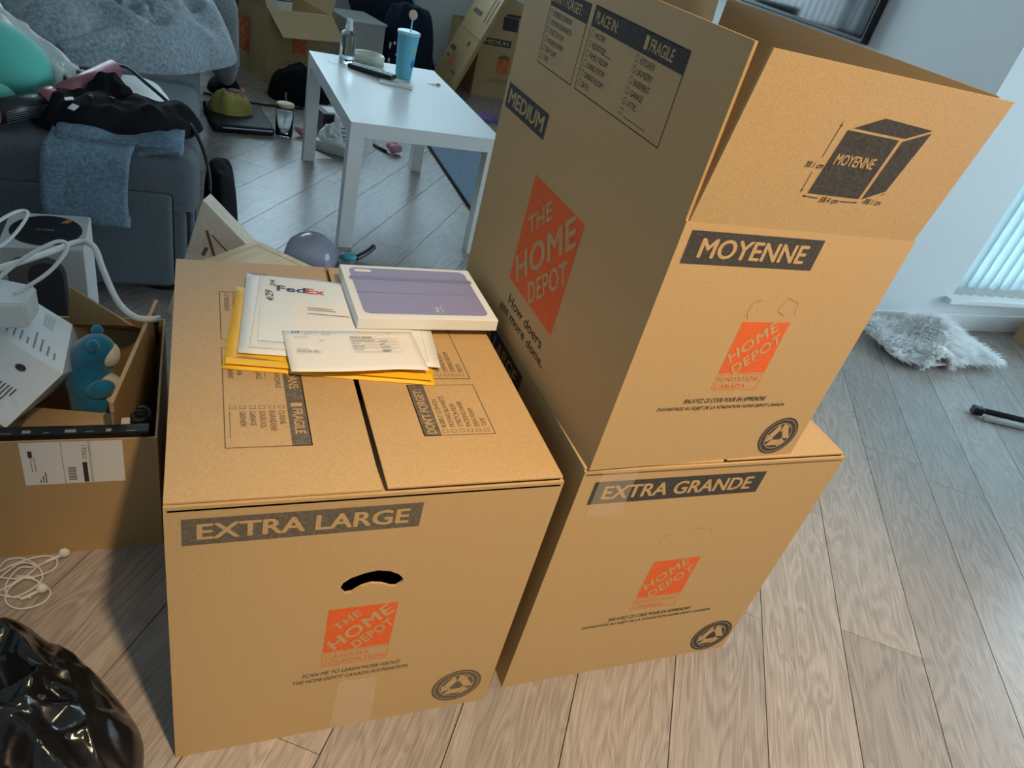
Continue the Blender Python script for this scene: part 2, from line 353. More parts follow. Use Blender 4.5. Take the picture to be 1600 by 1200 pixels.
blind('white vertical slat blind hanging in the window over the low sill', 4.16, Y1+.03, .1735, 1.035, 2.05, 28, -24)
blind('white vertical slat blind covering the far window behind the coffee table', .55, Y2+.02, .83, 1.75, 1.42, 48, -64)  # added blind, out of view, half open to weaken the back daylight
def bb(name, a, b):
    return struct(box(name, a, b, WHT, bev=.004))
bb('baseboard_window_side', (X1-.012, Y1-.012, 0), (X2, Y1, .088)); bb('baseboard_partition', (X1-.012, Y1, 0), (X1, Y2, .088))
bb('baseboard_back', (X0, Y2-.012, 0), (X1-.012, Y2, .088)); bb('baseboard_left', (X0, Y0, 0), (X0+.012, Y2-.012, .088))
# ceiling lamp (warm)
cl = thing('ceiling_spotlight', 'round white ceiling spotlight turned towards the boxes', 'lamp', (LAMP.x, LAMP.y, H))
lathe('lamp_trim', [(.075, 0), (.10, 0), (.10, -.012), (.075, -.012), (.075, 0)], WHT, cl)
lathe('lamp_lens', [(0, -.004), (.074, -.004), (.074, -.008), (0, -.008)], mat('lamp_glow', (1, .74, .44), .5, emit=12), cl)
ld = bpy.data.lights.new('ceiling_lamp_offscreen', 'SPOT'); ld.spot_size = math.radians(51); ld.spot_blend = .8; ld.shadow_soft_size = .06; ld.energy = LAMP_W; ld.color = (1.0, .73, .43)
lo = bpy.data.objects.new('ceiling_lamp_offscreen', ld); COL.objects.link(lo); lo.location = LAMP; lo.rotation_euler = (LAMP_AIM-LAMP).to_track_quat('-Z', 'Y').to_euler()
# television on the partition wall
tv = thing('television', 'flat black television mounted on the grey partition wall', 'television', (X1, 2.95, 1.0))
box('tv_body', (-.045, -.92, -.005), (-.005, .92, 1.02), BLP, tv, bev=.004); box('screen', (-.0475, -.905, .012), (-.0455, .905, 1.005), SCR, tv); box('wall_mount', (-.005, -.2, .35), (0, .2, .65), BLP, tv)

# ---------------------------------------------------------------- moving boxes
XW, XD, XH = .4997, .5875, .5371; CT = .004
def logo(fr, u0, v0, s, words, parent=None):
    lg = fr.polys('logo', [R(u0, v0, u0+s, v0+s)], ORA, parent); a = math.radians(43.5); it = []
    lay = [(.29, .73, .44, .145), (.50, .52, 1.14, .235), (.70, .325, .74, .185)] if len(words) == 3 else [(.41, .62, .98, .205), (.61, .38, 1.0, .205)]
    for wd, (cx, cy, L_, h_) in zip(words, lay):
        ox = cx - (L_/2)*math.cos(a) + (h_/2)*math.sin(a); oy = cy - (L_/2)*math.sin(a) - (h_/2)*math.cos(a)
        it.append(((wd, u0+ox*s, v0+oy*s, L_*s, h_*s), dict(ang=a, bold=.035, shear=.15, spacing=1.08)))
    fr.text('lettering', it, KR, lg); return lg
def foundation(fr, u0, v0, s, words, lines, sub, ink, tx):
    logo(fr, u0, v0+.37*s, s, words)
    fr.polys('logo_frame', frame_rects(u0, v0, u0+s, v0+.345*s, .0016), ORL)
    fr.text('logo_caption', [((lines[0], u0+.05*s, v0+.19*s, (.66 if len(lines[0]) < 8 else .86)*s, .10*s), dict(bold=.012, spacing=1.2)), ((lines[1], u0+.05*s, v0+.045*s, (.66 if len(lines[1]) < 8 else .9)*s, .10*s), dict(bold=.012, spacing=1.2))], ORL)
    fr.text('printed_caption', [((sub[0], *tx[0]), dict(bold=.018, shear=.25)), ((sub[1], *tx[1]), dict(bold=.018, shear=.25))], ink)
def emblem(fr, cu, cv, r, ink):
    n = 40; C_ = lambda q, rad: (cu + rad*math.cos(q), cv + rad*math.sin(q))
    ps = []
    for k in range(n):
        a, b = 2*math.pi*k/n, 2*math.pi*(k+1)/n; ps.append([C_(a, r*.90), C_(a, r), C_(b, r), C_(b, r*.90)]); ps.append([C_(a, r*.70), C_(a, r*.87), C_(b, r*.87), C_(b, r*.70)])
    ps.append([C_(2*math.pi*k/n, r*.66) for k in range(n)])
    em = fr.polys('recycling_emblem', ps, ink)
    ar = []
    for k in range(3):
        q = math.radians(120*k)
        def pt(x, y): return (cu + (x*math.cos(q) - y*math.sin(q))*r*1.42, cv + (x*math.sin(q) + y*math.cos(q))*r*1.42)
        ar.append([pt(-.34, -.36), pt(.14, -.36), pt(.14, -.14), pt(-.20, -.14)])
        ar.append([pt(.15, -.43), pt(.15, -.07), pt(.40, -.25)])
    fr.polys('recycling_arrows', ar, KR, em, lift=.0005)
def band(fr, u0, v0, u1, v1, txt, ink, pad=.16, bold=.035, tw=.86):
    b = fr.polys('size_label', [R(u0, v0, u1, v1)], ink); w = (u1-u0); h = v1-v0
    fr.text('lettering', [((txt, u0 + w*(1-tw)/2, v0 + h*.21, w*tw, h*.58), dict(bold=bold, lift=.0006))], KR, b)
def checklist(fr, u0, v0, u1, v1, title, cols, ink, frag=None, rows=6, bandh=.24, tw=None):
    w = u1-u0; h = v1-v0; bh = h*bandh; ps = frame_rects(u0, v0, u1, v1, .0014) + [R(u0, v1-bh, u1, v1)]; it = []
    step = (h-bh)*.92/rows; fh = step*.60
    for ci, (cu, names) in enumerate(cols):
        for i, nme in enumerate(names):
            vv = v1 - bh - step*(i+.92); ps += frame_rects(u0+cu*w, vv, u0+cu*w+fh*.9, vv+fh*1.1, .0007)
            if nme.endswith('_'): ps.append(R(u0+cu*w+fh*(1.6 if nme == '_' else 5.5), vv-.0006, u0+cu*w+fh*(9 if nme == '_' else 9), vv+.0003)); nme = nme.rstrip('_')
            if nme: it.append(((nme, u0+cu*w+fh*1.6, vv, None, fh), dict(bold=0)))
    c = fr.polys('checklist', ps, ink); fr.text('checklist_text', it, ink, c)
    t2 = [((title, u0+.04*w, v1-bh*.76, None, bh*.52), dict(bold=.03))]
    if frag:
        t2.append(((frag, u0+.66*w, v1-bh*.76, None, bh*.52), dict(bold=.03)))
        fr.polys('fragile_tick_box', [R(u0+.60*w, v1-bh*.8, u0+.635*w, v1-bh*.2)], KR, c, lift=.0005)
    fr.text('checklist_title', t2, KR, c)
ROOMS = ['MASTER', 'BEDROOM_', 'FAMILY ROOM', 'LIVING ROOM', 'DINING ROOM', 'BATH']; ROOM2 = ['KITCHEN', 'LAUNDRY', 'BASEMENT', 'GARAGE', 'ATTIC', '_']
DONT = ['BUBBLE CUSHION', 'MOVING BLANKETS', 'STRETCH FILM', 'PACKING PAPER', 'DISH FOAM', 'TAPE']
PIECES = ['CHAMBRE PRINCIPALE', 'CHAMBRE_', 'SALLE FAMILIALE', 'SALLE DE SÉJOUR', 'SALLE À MANGER', 'SALLE DE BAINS']; PIECE2 = ['CUISINE', 'BUANDERIE', 'SOUS-SOL', 'GARAGE', 'GRENIER', '_']
def rsc_walls(root, w, d, h, m, hole=None):
    F = Fr(root, (0, 0, 0), (1, 0, 0), (0, 0, 1)); plate('front_panel', R(0, 0, w, h), [hole] if hole else [], CT, m, root, F)
    box('back_panel', (0, d-CT, 0), (w, d, h), m, root); box('side_panel', (0, CT, 0), (CT, d-CT, h), m, root); box('side_panel', (w-CT, CT, 0), (w, d-CT, h), m, root)
    box('bottom_panel', (CT, CT, 0), (w-CT, d-CT, CT), m, root); return F
def closed_box(label, loc, rz, hole):
    root = thing('moving_box', label, 'box', loc, rz); w, d, h = XW, XD, XH
    F = rsc_walls(root, w, d, h-CT, KR, hole)
    g = .0035
    for y0, y1, z1 in ((0, .235, -.03), (d, d-.235, -.03)):      # minor flaps sag inwards under the top
        s = 1 if y1 > y0 else -1; q = [(CT, y0, h-2*CT-.001), (w-CT, y0, h-2*CT-.001), (w-CT, y1, h-2*CT+z1), (CT, y1, h-2*CT+z1)]
        hexa('end_flap', [(x, y, z-.003) for x, y, z in q] + q, KRI, root)
    box('top_flap', (0, .004, h-CT), (w/2-g, d-.002, h), KR, root, bev=.0012); box('top_flap', (w/2+g, .006, h-CT), (w, d-.002, h), KR, root, bev=.0012)
    return root, F
def arc_handle(sz=1):
    top = [(.211, .356), (.214, .368), (.224, .377), (.242, .384), (.259, .387), (.276, .383), (.290, .374), (.298, .364)]
    bot = [(.297, .354), (.290, .348), (.282, .349), (.268, .357), (.253, .360), (.240, .356), (.228, .346), (.219, .345)]
    return top + bot
xl, F = closed_box('closed extra large cardboard moving box with open hand hole, mail lying on top', (0, 0, 0), 0, arc_handle())
band(F, .018, .469, .303, .513, 'EXTRA LARGE', INKF, tw=.88)
foundation(F, .200, .178, .0985, ['THE', 'HOME', 'DEPOT'], ['CANADA', 'FOUNDATION'], ['SCAN ME TO LEARN MORE ABOUT', 'THE HOME DEPOT CANADA FOUNDATION'], INKF, [(.174, .158, .150, .0085), (.162, .143, .176, .0085)])
emblem(F, .436, .062, .044, INKF)
F.polys('tape_strip', [[(.228, .0005), (.294, .0005), (.291, .130), (.231, .133)]], TAP, lift=.0009)
TL = Fr(xl, (0, 0, XH), (0, -1, 0), (1, 0, 0))     # reads towards the front edge, up = +x
checklist(TL, -.314, .066, -.091, .172, 'PLACEZ DANS:', [(.03, PIECES), (.62, PIECE2)], INKF, 'FRAGILE')
checklist(TL, -.479, .066, -.336, .172, "N'OUBLIEZ PAS :", [(.05, ['PAPIER BULLE', 'COUVERTURES', 'PELLICULE', 'PAPIER', 'MOUSSE', 'ROULEAUX'])], INKF)
TR = Fr(xl, (0, 0, XH), (0, 1, 0), (-1, 0, 0))
checklist(TR, .101, -.430, .220, -.323, "DON'T FORGET:", [(.05, DONT)], INKF)
checklist(TR, .235, -.430, .480, -.323, 'PLACE IN:', [(.03, ROOMS), (.62, ROOM2)], INKF, 'FRAGILE')
LS = Fr(xl, (0, XD, 0), (0, -1, 0), (0, 0, 1)); band(LS, .02, .469, .33, .513, 'EXTRA LARGE', INKF); logo(LS, .20, .17, .19, ['THE', 'HOME', 'DEPOT'])

xg, F = closed_box('closed extra large cardboard moving box standing under the open medium box', (.5395, .0156, 0), -.0033, None)
band(F, .024, .466, .342, .512, 'EXTRA GRANDE', INK, tw=.87)
foundation(F, .205, .180, .0965, ['HOME', 'DEPOT'], ['FONDATION', 'CANADA'], ['BALAYEZ CE CODE POUR EN APPRENDRE', 'DAVANTAGE AU SUJET DE LA FONDATION HOME DEPOT CANADA'], INK, [(.168, .158, .178, .0085), (.118, .143, .280, .0085)])
emblem(F, .446, .053, .047, INK)
F.polys('handle_perforation', [line((.207+.012*math.cos(a), .365+.014*math.sin(a)), (.207+.012*math.cos(a+.3), .365+.014*math.sin(a+.3)), .0012) for a in [1.2+.3*i for i in range(9)]] + [line(a, b, .0008) for a, b in (((.245, .372), (.262, .388)), ((.262, .388), (.292, .383)), ((.292, .383), (.296, .366)))], KRE)
F.polys('tape_strip', [[(.030, .440), (.092, .437), (.090, .5365), (.030, .5365)]], TAP, lift=.0009)
SL = Fr(xg, (0, XD, 0), (0, -1, 0), (0, 0, 1)); band(SL, .02, .469, .33, .513, 'EXTRA LARGE', INK); logo(SL, .20, .17, .19, ['THE', 'HOME', 'DEPOT'])

# open medium box on top
MW, MD, MH, FL = .381, .584, .381, .190
md = thing('moving_box', 'open medium cardboard moving box with raised flaps, stacked on the closed box', 'box', (.5437, .0144, XH), .029)
F = rsc_walls(md, MW, MD, MH, KR)
lean = .022
q0 = [(.004, .0, MH), (MW-.004, .0, MH), (MW-.004, CT, MH), (.004, CT, MH)]
hexa('end_flap', q0 + [(.004, -lean, MH+FL), (MW-.003, -lean, MH+FL), (MW-.003, CT-lean, MH+FL), (.004, CT-lean, MH+FL)], KR, md)
hexa('end_flap', [(.004, MD-CT, MH), (MW-.004, MD-CT, MH), (MW-.004, MD, MH), (.004, MD, MH), (.004, MD+.02-CT, MH+FL), (MW-.004, MD+.02-CT, MH+FL), (MW-.004, MD+.02, MH+FL), (.004, MD+.02, MH+FL)], KR, md)
box('side_flap', (0, .003, MH), (CT, MD-.003, MH+FL), KR, md)
hexa('side_flap', [(MW-CT, .003, MH), (MW, .003, MH), (MW, MD-.003, MH), (MW-CT, MD-.003, MH), (MW-CT+.004, .003, MH+FL), (MW+.004, .003, MH+FL), (MW+.004, MD-.003, MH+FL), (MW-CT+.004, MD-.003, MH+FL)], KRI, md)
band(F, .0125, .329, .2205, .3715, 'MOYENNE', INK, tw=.80)
foundation(F, .150, .137, .0825, ['HOME', 'DEPOT'], ['FONDATION', 'CANADA'], ['BALAYEZ CE CODE POUR EN APPRENDRE', 'DAVANTAGE AU SUJET DE LA FONDATION HOME DEPOT CANADA'], INK, [(.113, .116, .149, .0075), (.072, .102, .233, .0075)])
emblem(F, .330, .042, .037, INK)
F.polys('handle_perforation', [line((.162+.012*math.cos(a), .268+.015*math.sin(a)), (.162+.012*math.cos(a+.3), .268+.015*math.sin(a+.3)), .0012) for a in [1.4+.3*i for i in range(9)]] + [line(a, b, .0009) for a, b in (((.200, .268), (.207, .288)), ((.207, .288), (.229, .281)), ((.229, .281), (.233, .262)), ((.200, .268), (.216, .260)))], KRE)
EF = Fr(md, (0, 0, MH), (1, 0, 0), (0, -lean, FL))
icon = [[(.148, .050), (.232, .050), (.237, .126), (.153, .128)], [(.160, .131), (.244, .129), (.279, .143), (.197, .147)], [(.237, .050), (.268, .064), (.280, .140), (.243, .125)]]
ic = EF.polys('size_diagram', icon + [line((.137, .052), (.137, .076), .0012), line((.139, .094), (.140, .132), .0012), line((.146, .046), (.168, .045), .0012), line((.205, .044), (.230, .045), .0012), line((.240, .046), (.246, .049), .0012), line((.264, .058), (.268, .061), .0012)]
  + [[(.137, .049), (.1355, .054), (.1385, .054)], [(.1405, .136), (.1385, .130), (.1415, .130)], [(.142, .046), (.147, .0445), (.147, .0475)], [(.234, .045), (.229, .0465), (.229, .0435)]], INK)
EF.text('lettering', [(('MOYENNE', .160, .088, .062, .013), dict(bold=.03))], KR, ic)
EF.text('dimension_text', [(('38.1 cm', .121, .081, .027, .007), dict(bold=.012, shear=.2)), (('58.4 cm', .172, .041, .030, .007), dict(bold=.012, shear=.2)), (('38.1 cm', .244, .045, .028, .007), dict(bold=.012, shear=.2))], INK, ic)
ML = Fr(md, (0, MD, 0), (0, -1, 0), (0, 0, 1))      # u = MD - y
band(ML, MD-.572, .333, MD-.397, .373, 'MEDIUM', INK, tw=.86)
logo(ML, MD-.391, .0945, .186, ['THE', 'HOME', 'DEPOT'])
ML.text('slogan', [(('How doers', MD-.371, .056, .148, .018), dict(bold=.008)), (('get more done.', MD-.399, .028, .196, .021), dict(bold=.008))], INK)
MFl = Fr(md, (0, MD, MH), (0, -1, 0), (0, 0, 1))
checklist(MFl, MD-.342, .047, MD-.099, .157, 'PLACE IN:', [(.03, ROOMS), (.56, ROOM2)], INK, 'FRAGILE')
checklist(MFl, MD-.485, .047, MD-.355, .155, "DON'T FORGET:", [(.05, DONT)], INK)

# ---------------------------------------------------------------- mail on the front box
def puffy(name, q, z0, th, m, parent, n=14, edge=.25):
    q = [Vector((x, y, 0)) for x, y in q]; bm = bmesh.new(); T_, B_ = [], []
    for i in range(n+1):
        a, b = [], []
        for j in range(n+1):
            s, t = i/n, j/n; p = q[0].lerp(q[1], s).lerp(q[3].lerp(q[2], s), t); e = min(s, 1-s, t, 1-t)
            hgt = th*(.25 + .75*min(1, e/edge)**.6) + .0012*noise.noise(Vector((s*4, t*4, th*300))); a.append(bm.verts.new((p.x, p.y, z0+hgt))); b.append(bm.verts.new((p.x, p.y, z0)))
        T_.append(a); B_.append(b)
    for i in range(n):
        for j in range(n): bm.faces.new((T_[i][j], T_[i+1][j], T_[i+1][j+1], T_[i][j+1])); bm.faces.new((B_[i][j], B_[i][j+1], B_[i+1][j+1], B_[i+1][j]))
    for i in range(n):
        for (A, Bv) in ((T_[i][0], T_[i+1][0]), ): pass
        bm.faces.new((T_[i][0], B_[i][0], B_[i+1][0], T_[i+1][0])); bm.faces.new((T_[i][n], T_[i+1][n], B_[i+1][n], B_[i][n]))
        bm.faces.new((T_[0][i], T_[0][i+1], B_[0][i+1], B_[0][i])); bm.faces.new((T_[n][i], B_[n][i], B_[n][i+1], T_[n][i+1]))
    return fin(name, bm, m, parent, True)
def fr_quad(parent, q, z): return Fr(parent, (q[0][0], q[0][1], z), (q[1][0]-q[0][0], q[1][1]-q[0][1], 0), (q[3][0]-q[0][0], q[3][1]-q[0][1], 0))
qy = [(.066, .261), (.367, .217), (.402, .448), (.094, .494)]
ye = thing('padded_envelope', 'yellow padded envelope lying under the white courier mailer', 'envelope', (0, 0, XH))
puffy('envelope_body', qy, .0004, .006, YEL, ye)
fy = fr_quad(ye, qy, 0); fy.polys('seal_strip', [R(.004, .004, .300, .020)], YEL, lift=.0072); fy.polys('torn_edge', [[(.012, .020), (.05, .0205), (.09, .0195), (.05, .0235), (.025, .0255)], [(.20, .0205), (.296, .0215), (.27, .0235), (.22, .022)]], KRE, lift=.0076)
qf = [(.088, .290), (.384, .254), (.408, .492), (.111, .529)]
fe = thing('courier_mailer', 'white cardboard courier mailer with clear address pouch on top of yellow envelope', 'envelope', (0, 0, XH+.0075))
puffy('mailer_body', qf, .0004, .004, CRD, fe, edge=.12)
ff = fr_quad(fe, qf, 0)
for a_, b_ in (((.016, .010), (.022, .232)), ((.28, .010), (.282, .232)), ((.016, .012), (.28, .012))): tube('fold_line', [ff.P(*a_, .0044), ff.P(*b_, .0044)], .0008, CRD, fe, n=6, sub=2)
ff.polys('torn_strip', [[(.004, .236), (.03, .238), (.035, .2335), (.01, .231)]], KRE, lift=.0052)
po = ff.polys('clear_pouch', [R(.026, .03, .262, .226)], mat('pouch_film', (.84, .89, .90), .12, bump=.6, bscale=14, spec=.7), lift=.0054)
ff.polys('address_slip', [R(.075, .02, .25, .155)], PAP, po, lift=.0058)
ff.text('pouch_text', [(('Fed', .050, .184, .045, .017), dict(bold=.03, lift=.0062))], NVI, po); ff.text('pouch_text', [(('Ex', .097, .184, .029, .0165), dict(bold=.03, lift=.0062))], RDI, po)
ff.polys('small_print', [R(.098, .136-.006*i, .098+l, .1385-.006*i) for i, l in enumerate((.04, .045))] + [R(.098, .118, .165, .1205)] + [R(.195, .196-.007*i, .245, .1985-.007*i) for i in range(3)], mat('grey_print', (.25, .26, .28), .7), po, lift=.0062)
ff.polys('pouch_tab', [R(.238, .165, .262, .198)], PAP, po, lift=.0066)
ff.text('pouch_text', [(('T', .245, .174, .009, .014), dict(bold=.0, lift=.0069))], INK, po)
ff.text('handwriting', [(('4/29', .046, .148, .035, .012), dict(ang=math.radians(95), bold=-.005, shear=.3, lift=.0066)), (('2/4', .048, .196, .022, .009), dict(ang=math.radians(95), bold=-.005, shear=.3, lift=.0066))], INK, po)
# tax letter
le = thing('letter', 'printed government tax letter lying at the front of the mail pile', 'letter', (0, 0, XH+.0135))
ql = [(.157, .234), (.361, .238), (.356, .347), (.153, .341)]
fl = fr_quad(le, ql, 0)
def lw(s, t): return .0015 + .004*math.sin(math.pi*s)*(1-t)
def lp(s, t):
    a = Vector(ql[0]).lerp(Vector(ql[1]), s); b = Vector(ql[3]).lerp(Vector(ql[2]), s); p = a.lerp(b, t); return Vector((p.x, p.y - .006*math.sin(math.pi*min(1, s*1.3))*(1-t), lw(s, t)))
sheet('letter_sheet', lp, 16, 8, .0004, PAP, le)
GP = mat('black_print', (.03, .03, .035), .7)
L6 = dict(bold=.0, lift=.0062); LB = dict(bold=.03, lift=.0062)
fl.text('letter_text', [(('Canada Revenue', .030, .094, .021, .0028), L6), (('Agency', .030, .090, .010, .0028), L6), (('Agence du revenu', .056, .094, .022, .0028), L6), (('du Canada', .056, .090, .013, .0028), L6), (('Page 1', .158, .0945, .010, .003), L6), (('Notice details', .098, .082, .034, .0042), LB),
  (('Social insurance number', .098, .0735, .037, .0028), LB), (('Tax year', .098, .0655, .013, .0028), LB), (('Date issued', .098, .0575, .018, .0028), LB), (('Tax centre', .098, .0495, .016, .0028), LB)], GP)
fl.polys('letter_rules', [R(.098, v, .172, v+.0005) for v in (.0795, .0715, .0635, .0555, .0425)] + [R(.012, .0945, .0145, .0985), R(.0205, .0945, .023, .0985), [(.0155, .096), (.0175, .0945), (.0195, .096), (.0175, .0985)]], GP, lift=.0062)
fl.polys('address_lines', [R(.014+a, v, .014+b, v+.0013) for v, sp in ((.050, ((0, .007), (.009, .017))), (.046, ((0, .005), (.007, .012), (.014, .022), (.024, .03))), (.042, ((0, .013), (.016, .02), (.024, .034)))) for a, b in sp] + [R(.142, .0735, .156, .0750), R(.142, .0655, .149, .067), R(.142, .0575, .157, .059), R(.142, .0495, .158, .051), R(.142, .0455, .154, .047), R(.014, .083, .035, .084), R(.05, .0735, .058, .0745)], mat('grey_print', (.2,)*3), lift=.0062)
# tablet cover box
tb = thing('tablet_cover_box', 'slim white retail box with lilac tablet cover pictured on the lid', 'box', (.268, .352, XH+.0145), math.radians(1.2))
tb.rotation_euler = (math.radians(-.4), 0, math.radians(1.0))
box('box_base', (0, 0, 0), (.242, .182, .021), CRD, tb, bev=.0015); box('lid_seam', (-.0003, -.0003, .0035), (.2423, .1823, .0042), CRD, tb)
ft = Fr(tb, (0, 0, .021), (1, 0, 0), (0, 1, 0))
def rrect(u0, v0, u1, v1, r, n=6):
    out = []
    for cx, cy, a0 in ((u1-r, v0+r, -90), (u1-r, v1-r, 0), (u0+r, v1-r, 90), (u0+r, v0+r, 180)):
        out += [(cx + r*math.cos(math.radians(a0+90*i/n)), cy + r*math.sin(math.radians(a0+90*i/n))) for i in range(n+1)]
    return out
pc = ft.polys('cover_picture', [rrect(.013, .014, .229, .172, .012)], LIL, lift=.0003)
ft.polys('picture_folds', [R(.009, .128, .233, .140), R(.013, .083, .229, .0845)], LID, pc, lift=.0005); ft.polys('camera_cutout', [rrect(.022, .156, .052, .166, .0048)], CRD, pc, lift=.0006)
ft.text('picture_text', [(('iPad', .142, .022, .016, .0048), dict(ang=math.radians(90), bold=.02)), (('Smart Folio', .150, .022, .022, .0036), dict(ang=math.radians(90), bold=.0))], CRD, pc)

# ---------------------------------------------------------------- open carton on the left with its contents
ca = thing('shipping_carton', 'brown open shipping carton with white address label, beside extra large box', 'box', (-.032, .43, 0))
CWd, CDp, CHt = .70, .39, .27
box('front_panel', (-CWd, 0, 0), (0, CT, CHt), KR, ca); box('back_panel', (-CWd, CDp-CT, 0), (0, CDp, CHt), KRI, ca); box('side_panel', (-CT, CT, 0), (0, CDp-CT, CHt), KRI, ca); box('side_panel', (-CWd, CT, 0), (-CWd+CT, CDp-CT, CHt), KRI, ca); box('bottom_panel', (-CWd+CT, CT, 0), (-CT, CDp-CT, CT), KRI, ca)
fc = Fr(ca, (-.203, 0, .174), (1, 0, 0), (0, 0, 1))
la = fc.polys('shipping_label', [R(0, 0, .149, .0945)], PAP, lift=.0005)
fc.polys('label_print', [R(.058, 0, .0586, .0945), R(.098, 0, .0986, .0945), R(.100, .0, .1005, .0945), R(.0865, .002, .0935, .048), R(.010, .062, .016, .076), line((.018, .03), (.018, .062), .0008), line((.013, .03), (.013, .062), .0008)] + [R(.064, .008+.0022*i, .076, .008+.0022*i+(.0008 if i % 3 else .0014)) for i in range(14)] + [R(.022+.004*i, .004, .0235+.004*i, .012+.02*((i*7) % 5)/5) for i in range(3)], INK, la, lift=.0008)
fc.text('label_text', [(('CYCLE 1', .094, .056, .030, .006), dict(ang=math.radians(90), bold=.01, lift=.0009)), (('YYZ1', .092, .010, .020, .005), dict(ang=math.radians(90), bold=.02, lift=.0010))], INK, la)
# black printed carton inside, along the front
bk = thing('black_gift_box', 'black printed carton standing inside the shipping carton behind its front wall', 'box', (-.30, .4355, .0045))
box('box_body', (-.36, 0, 0), (.255, .022, .276), BLP, bk, bev=.002)
fk = Fr(bk, (-.36, 0, .276), (1, 0, 0), (0, 1, 0)); fk.polys('printed_edge', [R(.10+.03*i, .003, .10+.03*i+.008+.012*((i*5) % 3)/3, .0045+.006*((i*3) % 2)) for i in range(17)], mat('faded_print', (.35, .32, .26), .6))
# white retail box leaning (tilted)
V1 = Vector((-.176, .516, .344)); e1 = Vector((-.006, .172, -.010)); e2 = Vector((-.150, .110, .045)); e3 = Vector((-.080, -.054, -.070))
wb = thing('retail_box', 'white printed retail box leaning in the carton next to the plush toy', 'box', (-.3, .55, .18))
O = Vector((-.3, .55, .18)); dn = Vector((.01, .03, -.10))
P8 = lambda v: v - O
hexa('box_body', [P8(V1+e3), P8(V1+e3+e2), P8(V1+e2+dn), P8(V1+e1+dn*1.2), P8(V1), P8(V1+e2*1.0), P8(V1+e1+e2*.9), P8(V1+e1)], CRD, wb)
fw = Fr(wb, P8(V1+e3), -e3 + Vector((0, 0, 0)), e2)
def on_quad(name, a, b, c, items, m, parent, n_off=.0006):
    U_ = b-a; V_ = c-a; N_ = U_.cross(V_).normalized(); me = bpy.data.meshes.new(name); vs_, fs = [], []
    for p in items:
        k = len(vs_); vs_ += [a + U_*u + V_*v + N_*n_off for u, v in p]; fs.append(tuple(range(k, k+len(p))))
    me.from_pydata(vs_, [], fs); return link(name, me, m, parent)
on_quad('printed_text', P8(V1), P8(V1+e3), P8(V1+e2), [R(.50, .18+.035*i, .50+.35*((i*7) % 5+2)/6, .19+.035*i) for i in range(6)] + [R(.92, .3, .94, .34)], INK, wb, -.0012)
on_quad('printed_text', P8(V1), P8(V1+e3), P8(V1+e2), [[(.22+.05*math.cos(a), .30+.05*math.sin(a)) for a in [i*.7 for i in range(9)]]], INK, wb, -.0012)
on_quad('printed_text', P8(V1), P8(V1+e1), P8(V1+e2), [R(.14, .10+.07*i, .14+.3*((i*5) % 4+2)/5, .118+.07*i) for i in range(8)] + [R(.62, .18+.02*i, .9, .185+.02*i) for i in range(6)], mat('grey_print', (.2,)*3), wb, .0012)
# small open carton holding the plush
sc = thing('small_carton', 'small open brown carton holding the blue plush toy', 'box', (-.155, .636, .0045), math.radians(-9))
a, b, hh = .080, .160, .275
box('front_panel', (-a, -b, 0), (a, -b+.003, hh-.06), KR, sc); box('back_panel', (-a, b-.003, 0), (a, b, hh-.02), KRI, sc); box('side_panel', (a-.003, -b+.003, 0), (a, b-.003, hh+.02), KRI, sc); box('side_panel', (-a, -b+.003, 0), (-a+.003, b-.003, hh-.06), KRI, sc); box('bottom_panel', (-a+.003, -b+.003, 0), (a-.003, b-.003, .003), KRI, sc)
hexa('front_flap', [(-a, -b, hh-.06), (a, -b, hh-.06), (a-.012, -b+.060, hh-.035), (-a+.012, -b+.075, hh-.045), (-a, -b, hh-.057), (a, -b, hh-.057), (a-.012, -b+.060, hh-.032), (-a+.012, -b+.075, hh-.042)], KR, sc)
hexa('back_flap', [(-a, b, hh-.02), (a, b, hh-.02), (a-.02, b-.09, hh+.05), (-a+.02, b-.03, hh+.085), (-a, b+.003, hh-.02), (a, b+.003, hh-.02), (a-.02, b-.087, hh+.052), (-a+.02, b-.027, hh+.087)], KRI, sc)
box('side_rim', (a-.004, -b+.0, hh+.02), (a+.003, b+.03, hh+.042), KRI, sc)
# blue plush (plain rounded toy)
pl = thing('plush_toy', 'blue plush toy with cream belly and feet, sitting in small carton', 'plush toy', (-.142, .590, .160))
pl.scale = (.85, .85, .88)
blob('body', [(0, 0, .06, .05), (0, .0, .10, .052), (.0, .03, .175, .048), (.012, .02, .20, .03), (-.02, .02, .13, .04)], BLU, pl, res=.009)
ell('ear', (.008, .052, .222), (.012, .013, .014), BLU, pl); ell('ear', (.006, -.006, .222), (.012, .013, .014), BLU, pl)
ell('belly', (.022, -.002, .095), (.040, .038, .055), CRM, pl); ell('muzzle', (.030, .02, .185), (.022, .030, .026), CRM, pl)
ell('arm', (.016, -.036, .135), (.030, .017, .020), BLU, pl, rot=Matrix.Rotation(math.radians(-25), 3, 'Y'))
ell('foot', (.022, -.060, .062), (.026, .022, .026), CRM, pl); ell('foot_pad', (.028, -.080, .056), (.009, .006, .009), mat('brown_felt', (.10, .055, .03), .9), pl)
ell('foot', (.040, .03, .055), (.024, .022, .024), CRM, pl)
